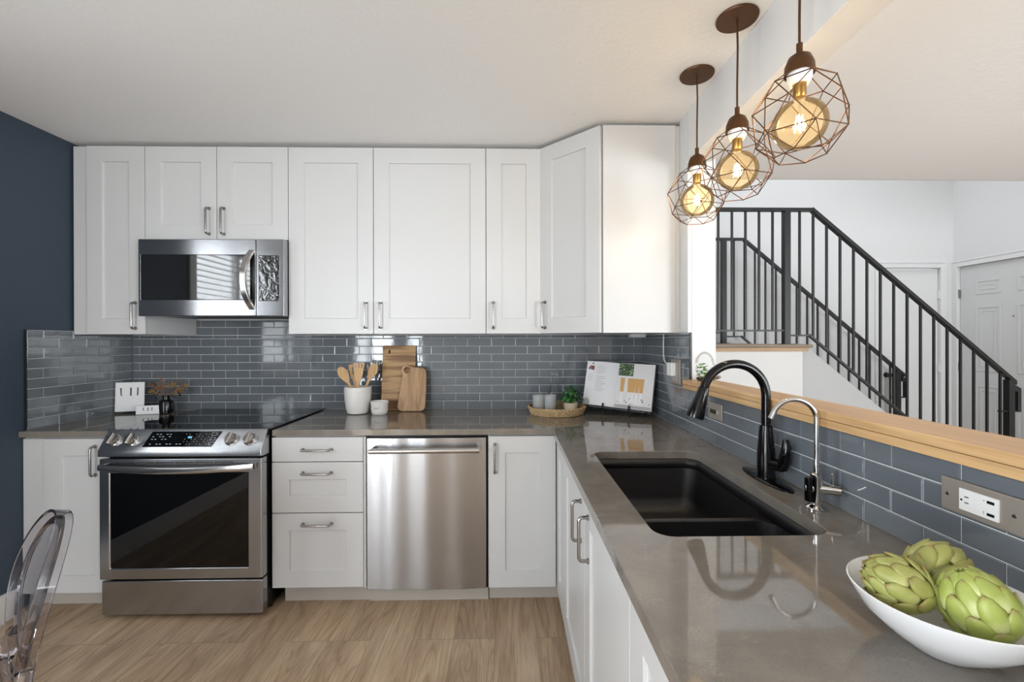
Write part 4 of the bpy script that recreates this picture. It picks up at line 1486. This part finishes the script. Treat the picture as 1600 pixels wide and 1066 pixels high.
Ms = Matrix.Translation((-2.125, -0.165, ZC + 0.0006)) @ Matrix.Rotation(R(16), 4, 'Z') @ Matrix.Rotation(R(-8), 4, 'X') @ Matrix.Rotation(R(90), 4, 'X')
cd = B(Ms).box(-0.058, 0.058, 0.0, 0.052, -0.018, 0.004).build('block', 'white_card', t, bevel=0.003)
g = B(Ms)
g.prism([(-0.024, 0.040), (-0.020, 0.040), (-0.019, 0.024), (-0.017, 0.020), (-0.022, 0.023)], 0.0042, 0.0046)
g.box(0.000, 0.004, 0.020, 0.040, 0.0042, 0.0046)
g.prism([(0.020, 0.022), (0.023, 0.020), (0.024, 0.040), (0.020, 0.040)], 0.0042, 0.0046)
g.build('lettering', 'ink', cd)

# black bottle vase with dried flowers
vx, vy = -2.055, -0.115
t = thing('bottle_vase', 'small black glass bottle of dried flowers behind the little sign', 'vase', (vx, vy, ZC))
B().lathe([(0, 0.001), (0.034, 0.001), (0.038, 0.006), (0.038, 0.066), (0.034, 0.076), (0.020, 0.082), (0.019, 0.098), (0.022, 0.100), (0.022, 0.106), (0.016, 0.106), (0.015, 0.084), (0, 0.08)], (vx, vy, ZC), 28).build('bottle', 'gloss_black', t)
fs_ = thing('dried_flowers', 'brown and gold dried flower sprigs standing in the black bottle', 'flowers', (vx, vy, ZC + 0.085))
rnd = random.Random(3)
st_ = B(); fl_ = B(); gd_ = B(); dk_ = B()
for i in range(17):
    a = rnd.uniform(-1.15, 1.2)
    h = rnd.uniform(0.075, 0.13) * (0.75 + 0.4 * math.cos(a))
    if i == 0:
        a, h = 0.98, 0.135
    tip = Vector((vx + math.sin(a) * h * 1.1, vy + rnd.uniform(-0.035, 0.03), ZC + 0.10 + math.cos(a) * h * 0.95))
    mid = Vector((vx, vy, ZC + 0.10)).lerp(tip, 0.5) + Vector((0, 0, 0.008))
    st_.tube([(vx, vy, ZC + 0.086), mid, tip], [0.0012, 0.001, 0.0008], 5)
    for k_ in range(13):
        c = tip.lerp(mid, rnd.random() * 0.9) + Vector((rnd.uniform(-1, 1), rnd.uniform(-1, 1), rnd.uniform(-1, 1))) * 0.013
        bb = gd_ if (i % 3 == 0) else fl_
        bb.sphere(c, rnd.uniform(0.0022, 0.0046), 6, 4, (1, 1, rnd.uniform(0.6, 1.3)))
        if k_ % 3 == 0:
            st_.tube([tip.lerp(mid, 0.5), c], 0.0006, 4)
for i in range(12):
    a = rnd.uniform(0, 6.28)
    c = Vector((vx + math.cos(a) * rnd.uniform(0.03, 0.09), vy + math.sin(a) * 0.03, ZC + rnd.uniform(0.085, 0.125)))
    dk_.sphere(c, 0.007, 7, 4, (1.2, 0.4, 0.6))
    st_.tube([(vx, vy, ZC + 0.096), c], 0.0006, 4)
st_.build('stems', 'dried_stem', fs_); fl_.build('brown_blooms', 'dried_flower', fs_); gd_.build('gold_blooms', 'dried_flower_gold', fs_); dk_.build('dark_leaves', 'dried_leaf_dark', fs_)

# woven tray and what stands on it
tx_, ty_ = 0.289, -0.200
tx_ -= 0.004
t = thing('woven_tray', 'round woven seagrass tray on the worktop left of the cookbook', 'tray', (tx_, ty_, ZC))
b = B()
b.lathe([(0, 0.001), (0.150, 0.001), (0.152, 0.005), (0, 0.006)], (tx_, ty_, ZC), 48)
b.build('base', 'seagrass', t)
b = B()
nb_ = 60
for r_ in range(4):
    rr_, zz = 0.152 + r_ * 0.0045, ZC + 0.008 + r_ * 0.011
    for ph in (0, math.pi):
        pts = []
        for k_ in range(nb_ * 4):
            a = 2 * math.pi * k_ / (nb_ * 4)
            wv = math.sin(a * nb_ / 2 + ph + r_ * 1.5)
            pts.append((tx_ + (rr_ + 0.0035 * wv) * math.cos(a), ty_ + (rr_ + 0.0035 * wv) * math.sin(a), zz + 0.0035 * math.cos(a * nb_ / 2 + ph + r_ * 1.5)))
        b.tube(pts, 0.0042, 5, closed=True)
b.build('rim', 'seagrass', t)
ztr = ZC + 0.0068
t1 = None
for i, (x, y) in enumerate(((0.176, -0.215), (0.244, -0.225))):
    t = B()
    pr_ = [(0, 0.0), (0.030, 0.0), (0.0335, 0.003), (0.036, 0.105), (0.0335, 0.105), (0.031, 0.006), (0, 0.006)]
    t.lathe(pr_, (x, y, ztr), 36)
    o = t.build('frosted_tumbler', 'frosted_wax', sharp=50)
    tag(o, 'pale ribbed frosted tumbler, leftmost on the woven tray' if i == 0 else 'pale ribbed frosted tumbler between the left tumbler and the plant pot', 'tumbler', 'frosted tumblers on the tray')
t = B().lathe([(0, 0.0), (0.040, 0.0), (0.046, 0.006), (0.046, 0.05), (0.034, 0.12), (0.022, 0.17), (0.018, 0.20), (0.020, 0.235), (0.029, 0.272)], (0.280, -0.125, ztr), 36)
o = t.build('glass_carafe', 'clear_glass')
tag(o, 'clear glass carafe with a narrow neck standing at the back of the tray', 'carafe')
px_, py_ = 0.365, -0.215
t = B().lathe([(0, 0.0), (0.030, 0.0), (0.035, 0.004), (0.041, 0.054), (0.043, 0.058), (0.040, 0.060), (0.037, 0.054), (0, 0.048)], (px_, py_, ztr), 32).build('plant_pot', 'pot_cream')
tag(t, 'small cream pot on the right of the woven tray', 'pot')
pt = thing('potted_plant', 'leafy green plant growing in the cream pot on the tray', 'plant', (px_, py_, ztr + 0.049))
B().lathe([(0, 0.050), (0.035, 0.050), (0.036, 0.0495)], (px_, py_, ztr), 20).build('soil', 'soil', pt)
la, lb, sm_ = B(), B(), B()


def leaf(b, base, dirv, L, Wd, droop):
    d = Vector(dirv).normalized()
    s_ = d.cross(Vector((0, 0, 1)))
    if s_.length < 0.1:
        s_ = Vector((1, 0, 0))
    s_.normalize()
    n_ = 5
    v, f = [], []
    for i in range(n_ + 1):
        k_ = i / n_
        c = Vector(base) + d * L * k_ + Vector((0, 0, -droop * L * k_ * k_))
        wd_ = Wd * math.sin(math.pi * min(1, k_ * 0.93 + 0.05)) ** 0.8
        up = Vector((0, 0, 0.25 * wd_))
        v += [c - s_ * wd_ + up, c, c + s_ * wd_ + up]
    for i in range(n_):
        a = i * 3
        f += [(a, a + 1, a + 4, a + 3), (a + 1, a + 2, a + 5, a + 4)]
    b.add(v, f)


rnd = random.Random(11)
for i in range(46):
    a = rnd.uniform(0, 2 * math.pi)
    el = rnd.uniform(0.15, 1.35)
    r0 = rnd.uniform(0.0, 0.05)
    top_ = Vector((px_ + math.cos(a) * r0, py_ + math.sin(a) * r0, ztr + 0.062 + rnd.uniform(0.0, 0.07) * (1.2 - r0 * 10)))
    sm_.tube([(px_ + rnd.uniform(-.008, .008), py_, ztr + 0.049), top_], 0.0011, 5)
    leaf(la if i % 3 else lb, top_, (math.cos(a) * math.cos(el), math.sin(a) * math.cos(el), math.sin(el) * 0.8), rnd.uniform(0.032, 0.052), rnd.uniform(0.009, 0.015), rnd.uniform(0.2, 0.9))
la.build('dark_leaves', 'leaf_green', pt, solid=0.0006); lb.build('light_leaves', 'leaf_green_light', pt, solid=0.0006); sm_.build('stems', 'leaf_green_light', pt)

# cookbook on its stand
BL, BR = Vector((0.452, -0.150, 0.925)), Vector((0.795, -0.370, 0.910))
TL = Vector((0.468, -0.085, 1.178)); TR = Vector((0.832, -0.318, 1.160))
uu = (BR - BL); Wb = uu.length; uu.normalize()
vv = (TL - BL); vv = (vv - uu * vv.dot(uu)); Hb = 0.262; vv.normalize()
ww = uu.cross(vv).normalized()
Mk = Matrix(((uu.x, vv.x, ww.x, BL.x), (uu.y, vv.y, ww.y, BL.y), (uu.z, vv.z, ww.z, BL.z), (0, 0, 0, 1)))
t = thing('open_cookbook', 'open cookbook with drinks photo, leaning on a black stand in the corner', 'book', tuple((BL + BR) / 2))
SPX = Wb * 0.47


def page(x0, x1, name):
    b = B(Mk)
    v, f = [], []
    n_ = 8
    for i in range(n_ + 1):
        k_ = i / n_
        x = x0 + (x1 - x0) * k_
        e = (k_ if name == 'left_page' else 1 - k_)
        z = 0.018 - 0.014 * e ** 6 + 0.0
        v += [(x, 0, z), (x, Hb, z), (x, 0, 0.002), (x, Hb, 0.002)]
    for i in range(n_):
        a = i * 4
        f += [(a, a + 4, a + 5, a + 1), (a + 2, a + 3, a + 7, a + 6), (a, a + 2, a + 6, a + 4), (a + 1, a + 5, a + 7, a + 3)]
    f += [(0, 1, 3, 2), (n_ * 4, n_ * 4 + 2, n_ * 4 + 3, n_ * 4 + 1)]
    b.add(v, f)
    return b.build(name, 'paper', t)


lp = page(0.0, SPX, 'left_page')
rp = page(SPX, Wb, 'right_page')
B(Mk).box(-0.004, Wb + 0.004, -0.004, Hb + 0.004, -0.002, 0.0018).build('cover', 'book_cover', t)
zp = 0.0184
ln = B(Mk)
for i in range(15):
    y = Hb - 0.028 - i * 0.0105
    if 4 < i < 6:
        continue
    L_ = 0.060 if i % 4 else 0.045
    ln.box(0.066, 0.066 + L_ * (0.9 + 0.1 * math.sin(i * 2.1)), y, y + 0.0022, zp, zp + 0.0002)
for i in range(4):
    y = Hb - 0.085 - i * 0.012
    ln.box(0.012, 0.045, y, y + 0.0018, zp, zp + 0.0002)
ln.build('text_lines', 'photo_grey', lp)
bp = B(Mk)
rnd = random.Random(5)
for i in range(12):
    cx_, cy_ = 0.032 + rnd.uniform(-0.014, 0.014), Hb - 0.040 + rnd.uniform(-0.010, 0.010)
    bp.prism([(cx_ + 0.006 * math.cos(R(a)), cy_ + 0.006 * math.sin(R(a))) for a in range(0, 360, 45)], zp + 0.00002 * i, zp + 0.0002 + 0.00003 * i)
bp.build('berry_picture', 'photo_berry', lp)
bp = B(Mk)
bp.prism([(0.038 + 0.005 * math.cos(R(a)), Hb - 0.013 + 0.005 * math.sin(R(a))) for a in range(0, 360, 45)], zp, zp + 0.0002)
bp.build('dark_garnish', 'photo_dark', lp)
bp = B(Mk)
bp.prism([(0.002, 0.001), (0.042, 0.001)] + [(0.020 + 0.022 * math.cos(R(a)), 0.018 + 0.020 * math.sin(R(a))) for a in range(0, 181, 20)], zp, zp + 0.0002)
bp.build('plate_picture', 'photo_grey', lp)
X0, X1 = SPX + 0.004, Wb - 0.003
ph = B(Mk).box(X0, X1, 0.003, Hb - 0.003, zp - 0.0006, zp)
ph.build('photo_background', 'photo_white', rp)
g1 = B(Mk).box(X0 + 0.006, X0 + 0.092, 0.188, Hb - 0.003, zp, zp + 0.0002)
g1.build('photo_foliage', 'photo_green', rp)
g1 = B(Mk)
for i in range(26):
    cx_, cy_, r_ = rnd.uniform(X0 + 0.010, X0 + 0.086), rnd.uniform(0.195, Hb - 0.010), rnd.uniform(0.003, 0.008)
    g1.prism([(cx_ + r_ * math.cos(R(a)), cy_ + r_ * 0.7 * math.sin(R(a))) for a in range(0, 360, 60)], zp + 0.0002, zp + 0.0004 + 0.00001 * i)
g1.build('photo_highlights', 'photo_lime', rp)
g2 = B(Mk); g3 = B(Mk); g4 = B(Mk)
for i, cx_ in enumerate((X0 + 0.035, X0 + 0.078, X0 + 0.098, X0 + 0.122, X0 + 0.146)):
    hh_ = 0.175
    g2.prism([(cx_ - 0.010, 0.095), (cx_ + 0.010, 0.095), (cx_ + 0.0135, hh_), (cx_ - 0.0135, hh_)], zp + 0.0004 + 0.00003 * i, zp + 0.0006 + 0.00003 * i)
    g4.prism([(cx_ - 0.014, 0.028), (cx_ + 0.012, 0.028), (cx_ + 0.004, 0.092), (cx_ - 0.004, 0.092)], zp + 0.0004 + 0.00003 * i, zp + 0.0006 + 0.00003 * i)
for i in range(16):
    cx_, cy_ = rnd.uniform(X0 + 0.004, X1 - 0.012), rnd.uniform(0.012, 0.055)
    g3.prism([(cx_, cy_), (cx_ + rnd.uniform(0.004, 0.013), cy_ + 0.003), (cx_ + 0.006, cy_ + rnd.uniform(0.004, 0.010))], zp + 0.0008 + 0.00003 * i, zp + 0.0010 + 0.00003 * i)
g2.build('photo_drinks', 'amber_drink', rp); g4.build('photo_glass_stems', 'white_card', rp); g3.build('photo_cutlery', 'photo_dark', rp)
B(Mk).box(X0, X1, 0.003, 0.020, zp + 0.0001, zp + 0.0003).build('photo_table', 'photo_grey', rp)
es = thing('book_stand', 'black easel stand holding up the open cookbook', 'book stand', (0.64, -0.25, ZC))
b = B(Mk)
b.box(0.02, Wb - 0.01, -0.012, Hb * 0.7, -0.012, -0.0045)
b.box(0.03, Wb - 0.03, -0.014, -0.006, -0.012, 0.028)
b.build('back_plate', 'black_metal', es, bevel=0.001)
for sx_ in (0.32, 0.70):
    cx_ = Wb * sx_
    q = B(Mk)
    q.tube([(cx_, -0.010, 0.026), (cx_, -0.006, 0.031), (cx_, 0.016, 0.029)], 0.0055, 8)
    q.build('hook', 'black_metal', es)
    lw = Mk @ Vector((cx_, -0.010, 0.010))
    ft = B()
    ft.tube([lw, (lw.x - 0.004, lw.y - 0.015, ZC + 0.006)], 0.0045, 8)
    ft.sphere((lw.x - 0.004, lw.y - 0.016, ZC + 0.0062), 0.006, 8, 6)
    ft.build('foot', 'black_metal', es)
lw = Mk @ Vector((Wb / 2, 0.12, -0.012))
B().tube([lw, (lw.x + 0.035, lw.y + 0.075, ZC + 0.005)], 0.0045, 8).build('prop', 'black_metal', es)

# terrarium on the ledge
ZL = 1.1254
tx2, ty2 = 0.872, -0.838
t = thing('glass_terrarium', 'little glass bubble with green plants on the oak ledge by the pillar', 'terrarium', (tx2, ty2, ZL))
prf = [(0.016, 0.0), (0.026, 0.003)]
for k_ in range(14):
    a = R(25 + 140 * k_ / 13)
    prf.append((0.042 * math.sin(a), 0.070 - 0.062 * math.cos(a)))
prf.append((0.006, 0.132))
B().lathe(prf, (tx2 + 0.01, ty2, ZL), 28).build('globe', 'clear_glass', t)
cl_, dl_ = B(), B()
rnd = random.Random(8)
for i in range(44):
    a, h_ = rnd.uniform(0, 6.28), rnd.uniform(0.0, 0.062)
    leaf(cl_ if i % 2 else dl_, (tx2 + 0.010 * math.cos(a), ty2 + 0.010 * math.sin(a), ZL + 0.012 + h_), (math.cos(a), math.sin(a), rnd.uniform(0.3, 1.4)), rnd.uniform(0.014, 0.026), 0.008, 0.5)
cl_.build('lime_leaves', 'plant_lime', t, solid=0.0005); dl_.build('dark_leaves', 'leaf_green_light', t, solid=0.0005)
B().lathe([(0, 0.001), (0.020, 0.002), (0.028, 0.012), (0.020, 0.018), (0, 0.020)], (tx2, ty2, ZL), 20).build('soil', 'soil', t)
tw = B()
for i in range(9):
    a = R(-50 + i * 13)
    e = Vector((0.925 + 0.022 * math.cos(a * 2), -0.852 + 0.016 * math.sin(a * 3), ZL + 0.004 + 0.022 * abs(math.sin(i * 1.3))))
    tw.tube([(0.902, -0.846, ZL + 0.004), e], 0.0018, 5)
tag(tw.build('dried_sprig', 'twig'), 'small dried twig sprig lying on the ledge beside the glass bubble', 'twig')

# ------------------------------------------------------------------ bowl with artichokes
bcx, bcy = 0.610, -2.203
prof_o = [(0, 0.0), (0.040, 0.0), (0.044, 0.003), (0.070, 0.022), (0.094, 0.045), (0.109, 0.072), (0.1105, 0.076), (0.1085, 0.077), (0.105, 0.071), (0.088, 0.047), (0.066, 0.026), (0.040, 0.012), (0, 0.009)]
t = B().lathe(prof_o, (bcx, bcy, ZC + 0.0005), 64)
tag(t.build('serving_bowl', 'bowl_white'), 'glossy white serving bowl of artichokes at the near end of the worktop', 'bowl')


def artichoke(name, c, axis, size, m, label, seed, openness=0.25):
    rnd = random.Random(seed)
    ax = Vector(axis).normalized()
    M = Matrix.Translation(c) @ ax.to_track_quat('Z', 'Y').to_matrix().to_4x4()
    t = thing(name, label, 'artichoke', c, 'artichokes in the white bowl')
    b = B(M)
    tips = []
    core = b.sphere((0, 0, 0), size * 0.80, 18, 12, (1, 1, 1.05))
    tips += [0.35] * len(b.bm.verts)
    rows = 6
    for r_ in range(rows):
        k_ = r_ / (rows - 1)
        lat = R(-72 + 146 * k_)
        cnt = max(4, int(round(7 * math.cos(lat * 0.82))))
        for i in range(cnt):
            lon = 2 * math.pi * (i + 0.5 * (r_ % 2)) / cnt + rnd.uniform(-0.08, 0.08)
            rad_ = size * (0.93 + 0.03 * rnd.random())
            hgt = size * (1.30 - 0.25 * k_)
            wdt = size * (0.62 - 0.22 * k_) * rnd.uniform(0.92, 1.08)
            nv, nu = 8, 4
            v, f = [], []
            for a in range(nv + 1):
                ka = a / nv
                la_ = lat - 0.10 + ka * hgt / size * 0.86
                lift = rad_ * (1.0 + 0.06 * math.sin(ka * 3.0) + openness * max(0, ka - 0.55) ** 1.5)
                prof_w = wdt * (0.62 + 0.75 * math.sin(math.pi * min(1, ka * 0.9 + 0.08))) * (1 if ka < 0.78 else max(0.06, (1 - ((ka - 0.78) / 0.22) ** 2) ** 0.5 if ka < 0.999 else 0.06)) 
                for q in range(nu + 1):
                    kq = (q / nu - 0.5) * 2
                    rr_ = lift * (1 - 0.055 * kq * kq)
                    cosl = max(0.12, math.cos(min(la_, R(88))))
                    lo_ = lon + kq * prof_w * 0.5 / (size * max(0.30, cosl))
                    x = rr_ * cosl * math.cos(lo_)
                    y = rr_ * cosl * math.sin(lo_)
                    z = rr_ * math.sin(la_) * 1.12
                    v.append((x, y, z))
                    tips.append(ka)
            for a in range(nv):
                for q in range(nu):
                    o_ = a * (nu + 1) + q
                    f.append((o_, o_ + 1, o_ + nu + 2, o_ + nu + 1))
            b.add(v, f)
    o = b.build('bracts', m, t, recalc=False, solid=size * 0.045, sharp=80)
    at = o.data.attributes.new('tipness', 'FLOAT', 'POINT')
    at.data.foreach_set('value', tips)
    s_ = B(M).tube([(0, 0, -size * 0.75), (0, 0, -size * 1.25)], [size * 0.26, size * 0.24], 14)
    s_.build('stem', m, t)
    return t


artichoke('artichoke', (0.556, -2.191, ZC + 0.083), (-0.85, 0.35, 0.42), 0.037, 'artichoke_dry', 'dry-tipped artichoke pointing left, at the left rim of the bowl', 1, 0.55)
artichoke('artichoke', (0.642, -2.160, ZC + 0.083), (0.8, 0.15, 0.5), 0.040, 'artichoke_dry', 'brown-edged artichoke at the back of the bowl', 2, 0.55)
artichoke('artichoke', (0.621, -2.238, ZC + 0.079), (-0.35, 0.15, 0.9), 0.042, 'artichoke_green', 'brightest green artichoke, at the front of the bowl', 3, 0.30)

# ------------------------------------------------------------------ ghost chair
t = thing('ghost_chair', 'clear smoky acrylic chair with an oval back, bottom left corner', 'chair', (-1.45, -1.75, 0))
cb = Vector((-1.318, -1.635, 0.42))       # middle of the back, at seat height
ud = Vector((-0.78, 0.626, 0)).normalized()  # across the back (away from the camera)
fd = Vector((-0.626, -0.78, 0)).normalized()  # where the chair faces
Mc = Matrix(((ud.x, fd.x, 0, cb.x), (ud.y, fd.y, 0, cb.y), (0, 0, 1, cb.z), (0, 0, 0, 1)))
AW, AH, ZO = 0.185, 0.195, 0.215


def backpt(a, s_=1.0):
    x = AW * s_ * math.cos(a)
    z = ZO + AH * s_ * math.sin(a)
    return (x, -0.03 - 0.26 * max(0, z) ** 1.3 + 0.02 * (x / AW) ** 2, z)


rim_ = B(Mc)
v, f = [], []
seg = 56
for k_ in range(seg):
    a = 2 * math.pi * k_ / seg
    p = Vector(backpt(a))
    o_ = Vector((math.cos(a), 0, math.sin(a)))
    nn = Vector((0, 1, 0.35)).normalized()
    for sr, sn in ((-0.0045, -0.019), (0.0045, -0.019), (0.0045, 0.019), (-0.0045, 0.019)):
        v.append(p + o_ * sr + nn * sn)
for k_ in range(seg):
    k2 = (k_ + 1) % seg
    for q in range(4):
        f.append((k_ * 4 + q, k_ * 4 + (q + 1) % 4, k2 * 4 + (q + 1) % 4, k2 * 4 + q))
rim_.add(v, f)
rim_.build('back_frame', 'smoke_acrylic', t, bevel=0.002)
pnl = B(Mc)
v, f = [], []
rings_ = 7
seg = 48
for r_ in range(rings_ + 1):
    for k_ in range(seg):
        v.append(backpt(2 * math.pi * k_ / seg, max(0.02, r_ / rings_ * 0.95)))
for r_ in range(rings_):
    for k_ in range(seg):
        k2 = (k_ + 1) % seg
        f.append((r_ * seg + k_, r_ * seg + k2, (r_ + 1) * seg + k2, (r_ + 1) * seg + k_))
f.append(tuple(range(seg - 1, -1, -1)))
pnl.add(v, f)
pnl.build('back_panel', 'smoke_acrylic', t, solid=0.006)
se = B(Mc)
se.plate([(-0.20, -0.02), (-0.23, 0.40), (-0.15, 0.43), (0.15, 0.43), (0.23, 0.40), (0.20, -0.02)], [], -0.03, 0.0)
se.build('seat', 'smoke_acrylic', t, bevel=0.008, seg=3)
for sx_ in (-1, 1):
    q = B(Mc).tube([backpt(-math.pi / 2 + sx_ * 0.75), (sx_ * 0.165, -0.015, -0.005)], [0.017, 0.02], 10)
    q.build('back_post', 'smoke_acrylic', t)
    q = B(Mc).tube([(sx_ * 0.17, -0.01, -0.03), (sx_ * 0.175, -0.04, -0.25), (sx_ * 0.18, -0.10, -0.4195)], [0.02, 0.017, 0.012], 12)
    q.build('leg', 'smoke_acrylic', t)
    q = B(Mc).tube([(sx_ * 0.19, 0.38, -0.03), (sx_ * 0.19, 0.385, -0.25), (sx_ * 0.19, 0.39, -0.4195)], [0.021, 0.017, 0.012], 12)
    q.build('leg', 'smoke_acrylic', t)
